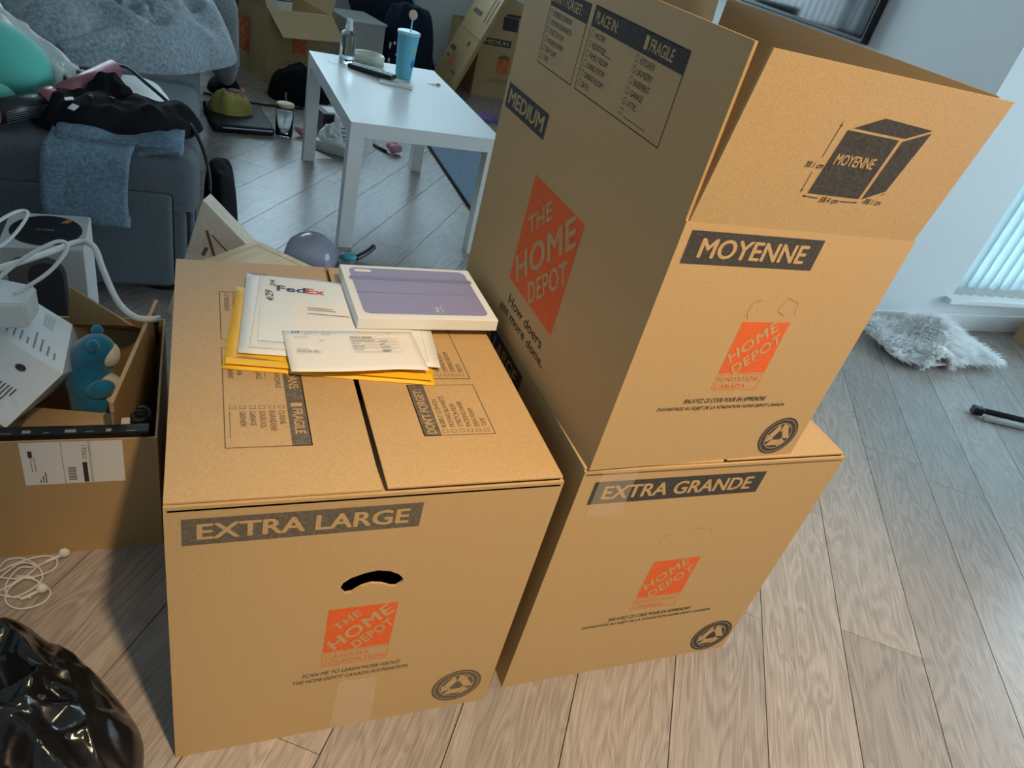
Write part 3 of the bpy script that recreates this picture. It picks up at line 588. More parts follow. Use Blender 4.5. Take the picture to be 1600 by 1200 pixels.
# paper bag with rope handles over the retail box
pb = thing('paper_bag', 'white paper gift bag with rope handles lying over the retail box', 'bag', (-.34, .62, .412))
hexa('bag_body', [(-.13, -.06, -.03), (.113, -.035, -.022), (.120, .02, -.022), (-.13, .09, -.03), (-.13, -.05, .03), (.108, -.028, .02), (.117, .035, .022), (-.13, .08, .05)], WCL, pb, bev=.004)
tube('rope_handle', [(.05, .015, .025), (.10, .06, .06), (.145, .10, .075), (.16, .095, .065), (.135, .05, .04), (.09, .0, .022)], .0035, CAB, pb)
tube('rope_handle', [(-.01, .10, .03), (.03, .20, .05), (.06, .255, .055), (.075, .25, .05), (.05, .17, .03), (.0, .08, .03)], .0032, CAB, pb)
cb = tag(tube('extension_cable', [(-.33, .74, .402), (-.28, .81, .392), (-.245, .90, .37), (-.20, .975, .36), (-.17, .955, .36), (-.147, .875, .35), (-.112, .765, .34), (-.077, .716, .335), (-.035, .715, .335)], .0065, CAB), 'thick white cable arching from paper bag to the extra large box', 'cable')
# headset retail box behind the carton
hx = thing('headset_box', 'grey retail box with black disc on its lid, standing against the sofa', 'box', (-.29, 1.15, 0), .02)
box('box_body', (-.082, -.09, 0), (.082, .09, .295), mat('box_grey', (.52, .50, .49), .5), hx, bev=.002)
ft = Fr(hx, (-.082, -.09, .295), (1, 0, 0), (0, 1, 0)); n = 40
dsc = ft.polys('lid_disc', [[(.082+.072*math.cos(2*math.pi*i/n), .092+.078*math.sin(2*math.pi*i/n)) for i in range(n)]], BLP)
ft.polys('lid_rings', [[(.082+r*math.cos(2*math.pi*(i+k)/n), .092+1.08*r*math.sin(2*math.pi*(i+k)/n)) for r, k in ((q, 0), (q+.001, 0), (q+.001, 1), (q, 1))] for q in (.03, .045, .058, .067) for i in range(n)], mat('ring_grey', (.06, .06, .065), .5), dsc, lift=.0006)
ft.polys('orange_sticker', [[(.106, .132), (.120, .132), (.132, .152), (.116, .152)]], SUE, dsc, lift=.0009); ft.text('lid_text', [(('HYPER', .062, .088, .036, .010), dict(bold=.02, lift=.0009))], mat('grey_print', (.4,)*3), dsc)
ff2 = Fr(hx, (-.082, -.09, 0), (1, 0, 0), (0, 0, 1)); pp = ff2.polys('headset_picture', [rrect(.012, .06, .125, .275, .04)], mat('picture_grey', (.15, .13, .13), .45)); ff2.polys('ear_cup_picture', [rrect(.05, .10, .118, .26, .034)], mat('picture_dark', (.05, .045, .05), .4), pp, lift=.0006)
ff2.text('box_text', [(('HYPER', .150, .17, .055, .010), dict(ang=math.radians(-90), bold=.01))], INK, hx); ff2.polys('lens_picture', [[(.118+.026*math.cos(2*math.pi*i/24), .045+.026*math.sin(2*math.pi*i/24)) for i in range(24)]], BLP, hx, lift=.0007)
# small items in the carton
rj = thing('small_jar', 'small dark red jar on the back rim of the shipping carton', 'jar', (-.055, .80, .27)); lathe('jar_body', [(0, -.05), (.011, -.05), (.011, .004), (0, .004)], mat('dark_red', (.12, .015, .015), .3), rj); lathe('jar_lid', [(0, .004), (.012, .004), (.012, .014), (0, .014)], BLP, rj)
pg = thing('cable_plug', 'coiled dark cable with tan plug beside the black gift box', 'cable', (-.060, .475, .262))
tube('coil', [(.010*math.cos(t*.7)*1.4, .012*math.sin(t*.7)*1.4+.01, .002*t*.5) for t in range(22)], .0035, BLP, pg, sub=2); box('plug', (-.030, -.012, 0), (-.016, .004, .016), KRP, pg, bev=.002)

# ---------------------------------------------------------------- things behind the front box
wp = thing('picture_carton', 'slim pale carton tilted on its corner between sofa and extra large box', 'box', (.06, .92, 0))
q = [(.043, .508), (-.030, .24), (.09, .0), (.235, .30)]
bm = bmesh.new(); A_ = [bm.verts.new((x-.06, -.012, z)) for x, z in q]; B_ = [bm.verts.new((x-.045, .016, z+.004)) for x, z in q]
bm.faces.new(A_); bm.faces.new(B_[::-1])
for i in range(4): bm.faces.new((A_[i], B_[i], B_[(i+1) % 4], A_[(i+1) % 4]))
fin('carton_body', bm, KRP, wp); fwp = Fr(wp, (-.03, -.012, .30), (1, 0, 0), (0, 0, 1)); fwp.polys('printed_marks', [line((.02, .14), (.035, .08), .006), line((.03, .13), (.09, .06), .003), line((.012, .08), (.02, .10), .008)], mat('brown_ink', (.16, .08, .05), .8))
uc = thing('utility_carton', 'closed brown carton behind the extra large box under cutting board', 'box', (.16, .70, 0))
for aa, b_, nm in (((-.13, -.10, 0), (.14, -.097, .415), 'front_panel'), ((-.13, .097, 0), (.14, .10, .415), 'back_panel'), ((-.13, -.097, 0), (-.127, .097, .415), 'side_panel'), ((.137, -.097, 0), (.14, .097, .415), 'side_panel'), ((-.127, -.097, .411), (.137, .097, .415), 'top_panel')): box(nm, aa, b_, KRI, uc)
cbd = thing('cutting_board', 'pale wooden cutting board with groove lying corner-out behind the front box', 'cutting board', (.150, .760, .4155), math.radians(45))
box('board', (-.10, -.10, 0), (.10, .10, .014), WOO, cbd, bev=.004)
bm = bmesh.new()
for aa, b_ in (((-.085, -.085, .0138), (.085, -.081, .0146)), ((-.085, .081, .0138), (.085, .085, .0146)), ((-.085, -.081, .0138), (-.081, .081, .0146)), ((.081, -.081, .0138), (.085, .081, .0146))): abox(bm, aa, b_)
fin('groove', bm, WOO, cbd)
dm = thing('clear_dome', 'clear round plastic dome standing on the floor behind the front box', 'lid', (.380, 1.655, 0))
lathe('dome', [(.088, .004), (.087, .03), (.074, .066), (.048, .088), (.018, .097), (0, .098)], CLR, dm); lathe('dome_rim', [(.086, 0), (.094, 0), (.094, .005), (.086, .005), (.086, 0)], CLR, dm)
lathe('dome_base', [(0, .001), (.080, .001), (.080, .022), (0, .022)], mat('mauve_plastic', (.36, .30, .38), .5), dm)
br = thing('hair_brush', 'black handled brush with teal head beside the clear dome', 'brush', (.556, 1.68, .011)); tube('handle', [(-.02, -.005, 0), (.02, .02, .012), (.05, .04, .03)], .010, BLP, br); ell('brush_head', (-.05, -.015, .008), (.032, .020, .014), mat('teal_plastic', (.05, .30, .36), .4), br)

# ---------------------------------------------------------------- sofa and what lies on it
so = thing('sofa', 'dark grey fabric sofa with soft seat cushions', 'sofa', (0, 1.34, 0))
box('base', (-1.0, .01, .05), (.005, 2.25, .28), SOFB, so, bev=.02, seg=4); box('front_trim', (.005, .015, .05), (.022, 2.245, .30), SOFA, so, bev=.008, seg=3)
for y0 in (0, .70, 1.42): box('seat_cushion', (-1.0, y0-.005, .27), (.035, y0+.695, .425), SOFA, so, bev=.045, seg=5)
box('end_panel', (-1.0, -.012, .06), (-.028, .012, .335), SOFB, so, bev=.02, seg=4)
for y0 in (.05, 1.13): box('back_cushion', (-1.0, y0, .42), (-.80, y0+1.06, .78), SOFA, so, bev=.06, seg=4)
for p in ((-.95, .1), (-.05, .1), (-.95, 2.15), (-.05, 2.15)): box('foot', (p[0]-.025, p[1]-.025, 0), (p[0]+.025, p[1]+.025, .06), BLP, so)
SZ = .425
def heap(name, cx, cy, rx, ry, h, m, parent=None, n=44, seed=0, fold=.3, fs=7, ang=0, z0=SZ, ridge=False, base=.25, sx=1.0):
    bm = bmesh.new(); ca, sa = math.cos(ang), math.sin(ang); top = []; bot = []
    for i in range(n+1):
        r1 = i/n; a_, b_ = [], []
        for j in range(n*2):
            th = math.pi*j/n; wob = 1 + .12*noise.noise(Vector((math.cos(th)*1.7, math.sin(th)*1.7, seed)))
            x = r1*rx*math.cos(th)*wob; y = r1*ry*math.sin(th)*wob; q = Vector((x*fs*sx, y*fs, seed*3.1))
            f = noise.noise(q) + .5*noise.noise(q*2.1)
            if ridge == 'plastic':
                wq = q + Vector((noise.noise(q*.7), noise.noise(q*.7 + Vector((9, 2, 4))), 0))*.5
                d_ = noise.voronoi(wq)[0]; d2 = noise.voronoi(wq*2.2 + Vector((5, 1, 2)))[0]; f = 1.0 - 1.9*(d_[1]-d_[0]) - .75*(d2[1]-d2[0]) + .6*noise.noise(q*.6)
            elif ridge: f = 1 - 2.2*abs(noise.noise(q)) - .9*abs(noise.noise(q*2.3)) 
            z = h*((1-r1**2.4)**.6*(1-base) + base*(1-r1**8))*(1 + fold*f) 
            X = cx + x*ca - y*sa; Y = cy + x*sa + y*ca; a_.append(bm.verts.new((X, Y, z0 + max(z, .001)))); 
            if i == n: b_.append(bm.verts.new((X, Y, z0)))
        top.append(a_); bot = b_
    for i in range(n):
        for j in range(2*n):
            k = (j+1) % (2*n)
            if i == 0:
                pass
            bm.faces.new((top[i][j], top[i+1][j], top[i+1][k], top[i][k]))
    for j in range(2*n): bm.faces.new((top[n][j], bot[j], bot[(j+1) % (2*n)], top[n][(j+1) % (2*n)]))
    bm.faces.new(bot[::-1]); bmesh.ops.remove_doubles(bm, verts=bm.verts[:], dist=1e-5)
    return fin(name, bm, m, parent, True)
bk = thing('fleece_blanket', 'fluffy grey fleece blanket heaped on the sofa and falling over its edge', 'blanket', (0, 0, 0))
heap('blanket_heap', -.33, 2.62, .50, .58, .19, FLE, bk, seed=2, fold=.34, fs=6, n=80, ang=.35, base=.5, ridge=True)
heap('blanket_fold', -.17, 2.34, .24, .19, .14, FLE, bk, seed=5, fold=.4, fs=9, n=50, ang=.5, base=.5, ridge=True)
tube('blanket_fold', [(-.36, 2.05, .47), (-.22, 2.13, .49), (-.08, 2.28, .50), (.01, 2.44, .49), (.0, 2.6, .52)], .05, FLE, bk, n=14, radii=[.012, .045, .060, .056, .03])
tube('blanket_tail', [(-.12, 2.95, .56), (.02, 3.05, .545), (.100, 3.15, .47), (.122, 3.26, .32), (.140, 3.36, .18), (.160, 3.42, .075)], .08, FLE, bk, n=16, radii=[.10, .105, .088, .082, .075, .03])
# green plush
gp = thing('plush_toy', 'teal green plush toy with pink pocket under the white cloth on sofa', 'plush toy', (-.44, 1.66, SZ))
blob('body', [(0, 0, .09, .11), (-.10, .03, .10, .11), (.05, -.02, .06, .08), (-.2, .02, .09, .11)], TEA, gp, res=.02); ell('arm', (.01, -.135, .045), (.045, .035, .03), TEA, gp); ell('pocket', (-.095, -.13, .085), (.060, .025, .018), PNK, gp); ell('cream_patch', (-.13, -.085, .15), (.03, .03, .045), CRM, gp)
ws = thing('white_shirt', 'crumpled white cotton shirt thrown over the teal plush toy', 'clothing', (0, 0, 0))
def wsf(s, t):
    p = Vector((-.60, 2.02, .57)).lerp(Vector((-.27, 1.66, .47)), s); d = Vector((.07, .09, -.02)); q = p + d*(t-.45)*(1.5-.3*s)
    q.z += .045*math.sin(t*math.pi) + .016*math.sin(t*17+s*5) + .02*noise.noise(Vector((s*7, t*5, 1))); q.x += .012*noise.noise(Vector((s*12, t*9, 4))); return q
sheet('cloth', wsf, 44, 26, .006, WCL, ws)
heap('cuff', -.305, 1.705, .065, .075, .075, WCL, ws, seed=9, fold=.4, fs=26, n=34, ridge=True)
pw = thing('white_pillow', 'flat white pillow lying behind the black garment on the sofa seat', 'pillow', (-.155, 1.765, SZ))
heap('pillow_body', 0, 0, .105, .16, .055, WCL, pw, seed=4, fold=.12, fs=10, n=30, z0=0, ang=-.2)
bd = thing('black_garment', 'crumpled black garment with white tag squares on the sofa seat', 'clothing', (0, 0, 0))
heap('cloth', -.165, 1.525, .205, .130, .068, BLK, bd, seed=11, fold=.45, fs=12, n=50, ang=.10, base=.45, z0=SZ+.012)
heap('cloth_fold', -.185, 1.60, .075, .06, .085, BLK, bd, seed=13, fold=.5, fs=18, n=26, base=.4, z0=SZ+.015)
from mathutils.bvhtree import BVHTree
_g = [o for o in bd.children if o.name.startswith('cloth')][0].data; _bv = BVHTree.FromPolygons([v.co for v in _g.vertices], [p.vertices for p in _g.polygons])
for x, y in ((-.262, 1.468), (-.250, 1.436)):
    h_, n_, _i, _d = _bv.ray_cast(Vector((x, y, 2)), Vector((0, 0, -1)))
    if h_: box('tag_square', (-.010, -.010, 0), (.010, .010, .003), CRD, bd, bev=.002, loc=h_, rot=n_.to_track_quat('Z', 'Y').to_euler())
for x, y in ((-.215, 1.475), (-.17, 1.50)):
    h_, n_, _i, _d = _bv.ray_cast(Vector((x, y, 2)), Vector((0, 0, -1)))
    if h_: lathe('button', [(0, .003), (.006, .003), (.0075, .0), (.006, -.001), (0, -.001)], BLP, bd, n=14, loc=h_, rot=n_.to_track_quat('Z', 'Y').to_euler())
je = thing('denim_jeans', 'folded blue denim jeans with one leg hanging over the sofa end', 'jeans', (0, 0, 0))
def jl(s, t):   # leg hanging
    x = -.300 + .185*s + .006*math.sin(t*6); L_ = t*.34
    if L_ < .14: y, z = 1.455 - L_, SZ + .014
    elif L_ < .185: a = (L_-.14)/.045*math.pi/2; y, z = 1.315 - .028*math.sin(a), SZ + .014 - .028*(1-math.cos(a))
    else: y, z = 1.287, SZ - .014 - (L_-.185)
    return Vector((x - .012*t, y + .002*noise.noise(Vector((s*5, t*6, 2))), z + .002*noise.noise(Vector((s*5, t*6, 7)))))
sheet('hanging_leg', jl, 16, 40, .010, DEN, je)
box('leg_hem', (-.313, 1.2825, .258), (-.127, 1.300, .281), DEND, je, bev=.004); box('leg_seam', (-.148, 1.284, .275), (-.144, 1.290, .40), DEND, je)
def jf(s, t):
    x = -.285 + .285*s; y = 1.345 + .15*t + .008*math.sin(s*5); return Vector((x, y, SZ + .034 + .012*math.sin(s*9) * (1-t) + .006*noise.noise(Vector((s*8, t*4, 3))) - (.012 if t < .1 else 0)))
sheet('folded_waist', jf, 30, 12, .022, DEN, je)
tube('frayed_edge', [(-.275, 1.337, SZ+.03), (-.235, 1.332, SZ+.024), (-.20, 1.336, SZ+.032), (-.16, 1.334, SZ+.03), (-.10, 1.335, SZ+.03), (-.02, 1.335, SZ+.03)], .0022, DEND, je)
hb = thing('hot_air_brush', 'rose coloured hair styling tool with black slotted head on sofa', 'hair styler', (-.345, 1.485, SZ+.045), math.radians(52))
def cyl(name, a, b, r, m, parent, n=24): return tube(name, [a, b], r, m, parent, n=n, sub=2)
cyl('handle', (.05, 0, .005), (.30, .03, .045), .026, PNM, hb); cyl('head', (-.12, 0, .0), (.04, 0, .0), .029, BLP, hb); cyl('collar', (.025, 0, 0), (.065, 0, .008), .032, PNM, hb); cyl('end_cap', (-.135, 0, 0), (-.115, 0, 0), .031, PNM, hb)
for k in range(6): box('slot', (-.10, -.0305, .008-.005*k), (.02, -.0285, .0088-.005*k), SIL, hb)
tag(tube('power_cable', [(-.215, 1.80, .50), (-.16, 1.78, .515), (-.10, 1.70, .50), (-.03, 1.60, .475), (.02, 1.50, .455), (.052, 1.43, .40), (.062, 1.41, .31), (.055, 1.43, .16), (.07, 1.45, .03)], .005, BLP), 'thin black power cable running over the sofa edge', 'cable')
bh = thing('black_bag', 'black cloth bag hanging down beside the sofa corner', 'bag', (.092, 1.59, 0))
heap('bag_body', 0, 0, .055, .14, .33, BLK, bh, seed=21, fold=.15, fs=8, n=26, z0=0, base=.7)

# ---------------------------------------------------------------- coffee table and what stands on it
ct = thing('coffee_table', 'white square-legged coffee table standing on the grey floor', 'table', (.4885, 1.7752, 0), .0417)
TA, TB = .545, .893
box('tabletop', (0, 0, .40), (TA, TB, .45), LAM, ct, bev=.0015)
for x, y in ((0, 0), (TA-.05, 0), (0, TB-.05), (TA-.05, TB-.05)): box('leg', (x, y, 0), (x+.05, y+.05, .40), LAM, ct, bev=.001)
TZ = .4502
bo = thing('pump_bottle', 'clear plastic bottle with rounded cap on the coffee table', 'bottle', (.588, 2.560, TZ))
lathe('bottle_body', [(0, .001), (.030, .001), (.031, .006), (.031, .105), (.027, .118), (.014, .126), (.014, .134)], CLR, bo); lathe('liquid', [(0, .003), (.0285, .003), (.0285, .028), (0, .028)], mat('pale_liquid', (.75, .92, .93), .05, trans=.9, ior=1.33), bo)
lathe('cap', [(.0155, .126), (.0155, .140), (.012, .142), (.013, .156), (.010, .166), (0, .170)], mat('frosted_cap', (.72, .80, .83), .3), bo)
cu = thing('tumbler', 'light blue plastic tumbler with straw on the coffee table', 'cup', (.808, 2.470, TZ))
lathe('cup_body', [(0, .0), (.031, .0), (.033, .004), (.043, .165), (.043, .17)], CUP, cu); lathe('lid', [(.043, .168), (.046, .168), (.046, .178), (.040, .180), (0, .178)], mat('cup_lid', (.45, .75, .85), .3), cu)
tube('straw', [(.006, .0, .175), (.006, .0, .205), (.006, .0, .225)], .003, mat('cup_lid', (.45, .75, .85)), cu); lathe('straw_topper', [(0, -.005), (.016, -.004), (.019, 0), (.016, .004), (0, .005)], mat('topper', (.62, .42, .32), .5), cu, loc=(.006, 0, .24), rot=(math.radians(80), 0, .2))
for k in range(5): pass
ell('cup_print', (.022, -.0285, .115), (.009, .006, .009), mat('sun_print', (.75, .55, .15), .5), cu); ell('cup_print', (.020, -.0275, .065), (.011, .0065, .018), mat('print_blue', (.04, .22, .60), .5), cu)
rm = thing('remote_control', 'black remote control with pale buttons on the coffee table', 'remote', (.672, 2.438, TZ+.0037), math.radians(-41))
rm.rotation_euler = (0, -.036, math.radians(-41))      # its far end lies on the card
box('remote_body', (-.10, -.025, 0), (.10, .025, .018), BLP, rm, bev=.005); bme = None
for i in range(10):
    for j in range(3):
        if bme is None: o = box('button', (-.005, -.004, 0), (.005, .004, .002), CRD, rm); bme = o.data
        else: o = link('button', bme, None, rm)
        o.location = (-.085+.0185*i, -.014+.014*j, .0181)
ri = thing('cream_dish', 'cream oval ring dish beside the remote on the coffee table', 'dish', (.690, 2.640, TZ))
o = lathe('dish_wall', [(.048, 0), (.062, 0), (.064, .028), (.060, .034), (.054, .033), (.050, .010), (0, .008), (0, 0)], CREAM, ri); o.scale = (1.1, .95, 1)
ph = thing('paper_pad', 'slim pale card with dark marks under the tumbler beside the remote', 'notepad', (.755, 2.345, TZ), math.radians(-15))
box('pad_body', (-.065, -.045, 0), (.065, .03, .006), CREAM, ph, bev=.001); fp = Fr(ph, (-.065, -.045, .006), (1, 0, 0), (0, 1, 0)); fp.polys('pad_print', [R(.055+.018*i, .012, .068+.018*i, .018) for i in range(4)], INK)
ek = thing('key_ring', 'small metal trinket lying alone on the white tabletop', 'trinket', (.935, 2.435, TZ+.002)); tube('ring', [(.012*math.cos(t), .012*math.sin(t), .0) for t in [i*.7 for i in range(10)]], .0015, SIL, ek, sub=3); ell('charm', (.016, -.004, .003), (.010, .006, .0045), mat('brass', (.35, .28, .16), .4, metal=.6), ek); box('pin', (-.03, .0, -.001), (-.011, .002, .001), SIL, ek)
cn = thing('hair_pins', 'scatter of small clear clips on the corner of the tabletop', 'clips', (.532, 2.512, TZ))
for k in range(6): box('clip', (-.008, -.002, 0), (.008, .002, .004), CLR, cn, bev=.001, loc=(-.03+.013*k, .03-.012*k, .0002), rot=(0, 0, k*1.1))

# ---------------------------------------------------------------- floor clutter under and behind the table
ls = thing('laptop_sleeve', 'black padded laptop sleeve lying on the floor beside sofa', 'bag', (.20, 3.03, 0), math.radians(8))
box('sleeve_body', (-.135, -.17, .001), (.132, .17, .038), mat('black_nylon', (.010, .012, .015), .55, bump=.3, bscale=300), ls, bev=.016, seg=4); tube('zip', [(-.10, -.172, .026), (.12, -.172, .026)], .003, SIL, ls)
yp = thing('yellow_pouch', 'mustard yellow plush pouch with pink bobble on the laptop sleeve', 'pouch', (.165, 3.07, .0385)); heap('pouch_body', 0, 0, .10, .085, .085, YPL, yp, seed=31, fold=.25, fs=22, n=30, z0=0, base=.45); ell('bobble', (.05, .03, .088), (.014, .014, .014), PNK, yp); ell('bow', (.015, .02, .086), (.03, .012, .01), PNK, yp)
gj = thing('glass_jar', 'clear glass jar with bamboo lid and straw on the floor', 'jar', (.395, 2.915, 0))
lathe('jar_body', [(0, .0005), (.036, .0005), (.040, .006), (.040, .125), (.037, .138), (.035, .138), (.0375, .124), (.0375, .008), (0, .006)], GLS, gj); lathe('bamboo_lid', [(0, .138), (.040, .138), (.040, .150), (0, .150)], WOO, gj); tube('straw', [(.002, 0, .02), (.002, 0, .11), (.0, 0, .20)], .004, GLS, gj)
bg_ = thing('black_backpack', 'black backpack slumped against the open moving box', 'bag', (.53, 3.56, 0)); heap('bag_body', 0, 0, .16, .15, .17, BLK, bg_, seed=41, fold=.25, fs=9, n=32, z0=0, base=.4)
tag(tube('black_cable', [(.05, 3.40, .006), (.20, 3.36, .006), (.33, 3.345, .006), (.43, 3.36, .006), (.53, 3.375, .006)], .005, BLP), 'black cable on floor leading to the slumped backpack', 'cable')
sh = thing('dark_shoe_pile', 'dark cloth shoes on the floor beneath the hanging blanket tail', 'shoes', (.15, 3.52, 0)); heap('shoe', 0, 0, .08, .13, .07, BLK, sh, seed=45, fold=.3, fs=14, n=22, z0=0)
bx = thing('black_box', 'black cube box with white label on top under the table', 'box', (.635, 3.06, 0), .25); box('box_body', (-.075, -.07, 0), (.075, .07, .11), BLP, bx, bev=.002); box('box_label', (-.045, -.045, .1101), (.05, .045, .1108), PAP, bx)
wx = thing('white_box', 'white carton with dark printed dots beside the tissue pack', 'box', (.69, 2.90, 0), .1); box('box_body', (-.06, -.05, 0), (.06, .05, .13), CRD, wx, bev=.002); Fr(wx, (-.06, -.05, 0), (1, 0, 0), (0, 0, 1)).polys('printed_dots', [[(u+.007*math.cos(t*.8), v+.009*math.sin(t*.8)) for t in range(8)] for u, v in ((.045, .09), (.047, .05), (.085, .088), (.087, .048))] + [R(.01, .03+.02*i, .035, .035+.02*i) for i in range(4)], INK)
ti = thing('tissue_pack', 'open tissue pack with white tissue on floor under the table', 'tissues', (.605, 2.775, 0), -.5); box('pack_body', (-.085, -.05, 0), (.085, .05, .05), mat('tissue_film', (.55, .56, .50), .4, bump=.6, bscale=40), ti, bev=.012, seg=3); heap('tissue', -.02, 0, .06, .04, .06, WCL, ti, seed=51, fold=.7, fs=25, n=20, z0=.045)
pc_ = thing('pink_clip', 'pink plastic hair claw clip lying next to the glass jar', 'hair clip', (.480, 2.94, 0)); blob('clip_body', [(0, 0, .022, .022), (.025, 0, .018, .018), (-.02, .01, .03, .016)], PNK, pc_, res=.008)
pt = thing('paper_scrap', 'torn white paper scrap by the table leg on the floor', 'paper', (.545, 2.685, .0002)); me = bpy.data.meshes.new('scrap'); me.from_pydata([(-.04, -.03, 0), (.045, -.005, 0), (-.03, .05, .012), (-.04, -.03, .0006), (.045, -.005, .0006), (-.03, .05, .0126)], [], [(2, 1, 0), (3, 4, 5), (0, 1, 4, 3), (1, 2, 5, 4), (2, 0, 3, 5)]); link('scrap', me, PAP, pt)
pk = thing('pink_bow', 'pink scrunchie bow lying on the floor beneath the table', 'hair tie', (.905, 2.85, 0)); blob('bow_body', [(0, 0, .024, .024), (.028, .012, .026, .022), (-.012, .03, .03, .02), (.012, .035, .04, .018)], PNK, pk, res=.008)
pn = thing('marker_pen', 'dark marker pen on the floor next to the pink bow', 'pen', (.855, 2.88, .0075), math.radians(-60)); cyl('pen_body', (-.06, 0, 0), (.04, 0, 0), .007, BLP, pn, 12); cyl('pen_cap', (.04, 0, 0), (.06, 0, 0), .005, SIL, pn, 12)
rg = thing('area_rug', 'blue grey rug with dark border on the floor beyond the table', 'rug', (1.125, 2.0, 0)); box('rug_pile', (.012, .0, .0005), (.95, 1.15, .009), RUG, rg, bev=.003); box('rug_border', (0, 0, .0005), (.012, 1.15, .008), BLK, rg)
pq = thing('purple_cloth', 'small crumpled purple cloth on the floor before the far medium box', 'cloth', (1.67, 3.70, 0)); heap('cloth', 0, 0, .10, .07, .03, PUR, pq, seed=61, fold=.5, fs=18, n=20, z0=0)

# ---------------------------------------------------------------- background boxes and bags
ob = thing('moving_box', 'open medium moving box with folded-out flap behind the coffee table', 'box', (.365, 3.77, 0), math.radians(22))
F = rsc_walls(ob, MW, MD, MH, KR)
hexa('end_flap', [(.0, -.004, MH-.002), (MW, -.004, MH-.002), (MW, 0, MH), (0, 0, MH), (.01, -.165, MH-.10), (MW-.01, -.165, MH-.10), (MW-.01, -.163, MH-.096), (.01, -.163, MH-.096)], KRI, ob)
hexa('side_flap', [(-.004, .01, MH), (0, .01, MH), (0, MD-.01, MH), (-.004, MD-.01, MH), (-.05, .01, MH+.18), (-.046, .01, MH+.18), (-.046, MD-.01, MH+.18), (-.05, MD-.01, MH+.18)], KR, ob)
hexa('side_flap', [(MW, .01, MH), (MW+.004, .01, MH), (MW+.004, MD-.01, MH), (MW, MD-.01, MH), (MW+.05, .01, MH+.18), (MW+.054, .01, MH+.18), (MW+.054, MD-.01, MH+.18), (MW+.05, MD-.01, MH+.18)], KR, ob)
foundation(F, .150, .137, .0825, ['HOME', 'DEPOT'], ['FONDATION', 'CANADA'], ['BALAYEZ CE CODE POUR EN APPRENDRE', 'DAVANTAGE AU SUJET DE LA FONDATION HOME DEPOT CANADA'], INK, [(.113, .116, .149, .0075), (.072, .102, .233, .0075)])
logo(Fr(ob, (0, MD, 0), (0, -1, 0), (0, 0, 1)), MD-.391, .0945, .186, ['THE', 'HOME', 'DEPOT'])
dr = thing('paper_roll', 'white striped roll standing in the open moving box', 'roll', (.43, 4.0, .004), .4); lathe('roll_body', [(0, 0), (.08, 0), (.08, .50), (0, .50)], CREAM, dr); 
for z in (.40, .44, .48): lathe('stripe', [(.0805, z), (.0815, z), (.0815, z+.006), (.0805, z+.006)], INK, dr)
pbn = thing('plastic_bin', 'frosted clear plastic bin standing right of the open moving box', 'bin', (.93, 4.33, 0), math.radians(18))
FRO = mat('frosted_plastic', (.62, .62, .58), .4, trans=.3)
bm = bmesh.new()
for aa, b_ in (((-.12, -.15, 0), (.12, -.146, .32)), ((-.12, .146, 0), (.12, .15, .32)), ((-.12, -.146, 0), (-.116, .146, .32)), ((.116, -.146, 0), (.12, .146, .32)), ((-.116, -.146, 0), (.116, .146, .004))): abox(bm, aa, b_)
fin('bin_body', bm, FRO, pbn); box('bin_lid', (-.128, -.158, .32), (.128, .158, .335), FRO, pbn, bev=.004)
gb = thing('green_bag', 'bright green and dark green shopping bag between sofa and open box', 'bag', (.165, 3.94, 0), .1)
hexa('bag_body', [(-.09, -.05, 0), (.055, -.05, 0), (.055, .05, 0), (-.09, .05, 0), (-.10, -.03, .60), (.06, -.03, .60), (.06, .03, .60), (-.10, .03, .60)], DGR, gb, bev=.01)
hexa('bag_stripe', [(-.03, -.056, .02), (.005, -.056, .02), (.005, -.05, .02), (-.03, -.05, .02), (-.04, -.037, .6), (0, -.037, .6), (0, -.03, .6), (-.04, -.03, .6)], GRN, gb)
nv = thing('navy_duffel', 'dark navy printed duffel bag piled behind the coffee table', 'bag', (1.27, 4.36, 0)); heap('bag_body', 0, 0, .19, .17, .46, NAV, nv, seed=71, fold=.2, fs=7, n=34, z0=0, base=.6)
for k in range(12):
    a_ = random.uniform(0, 6.28); ell('gold_print', (-.13+.02*(k % 4), -.13+.012*(k % 3), .04+.022*k), (.008, .004, .010+.006*(k % 3)), CREAM, nv, seg=8)
pnl = thing('leaning_board', 'dark navy folding board with pale blue edge leaning by the wall', 'board', (1.50, 4.66, 0))
hexa('board', [(-.40, -.02, .0), (.085, -.02, .0), (.085, .01, 0), (-.40, .01, .0), (-.85, .20, .95), (-.42, .20, .95), (-.42, .23, .95), (-.85, .23, .95)], NAV, pnl)
hexa('board_edge', [(.085, -.025, 0), (.10, -.025, 0), (.10, .012, 0), (.085, .012, 0), (-.42, .195, .95), (-.405, .195, .95), (-.405, .232, .95), (-.42, .232, .95)], mat('pale_blue_trim', (.16, .26, .46), .5), pnl)
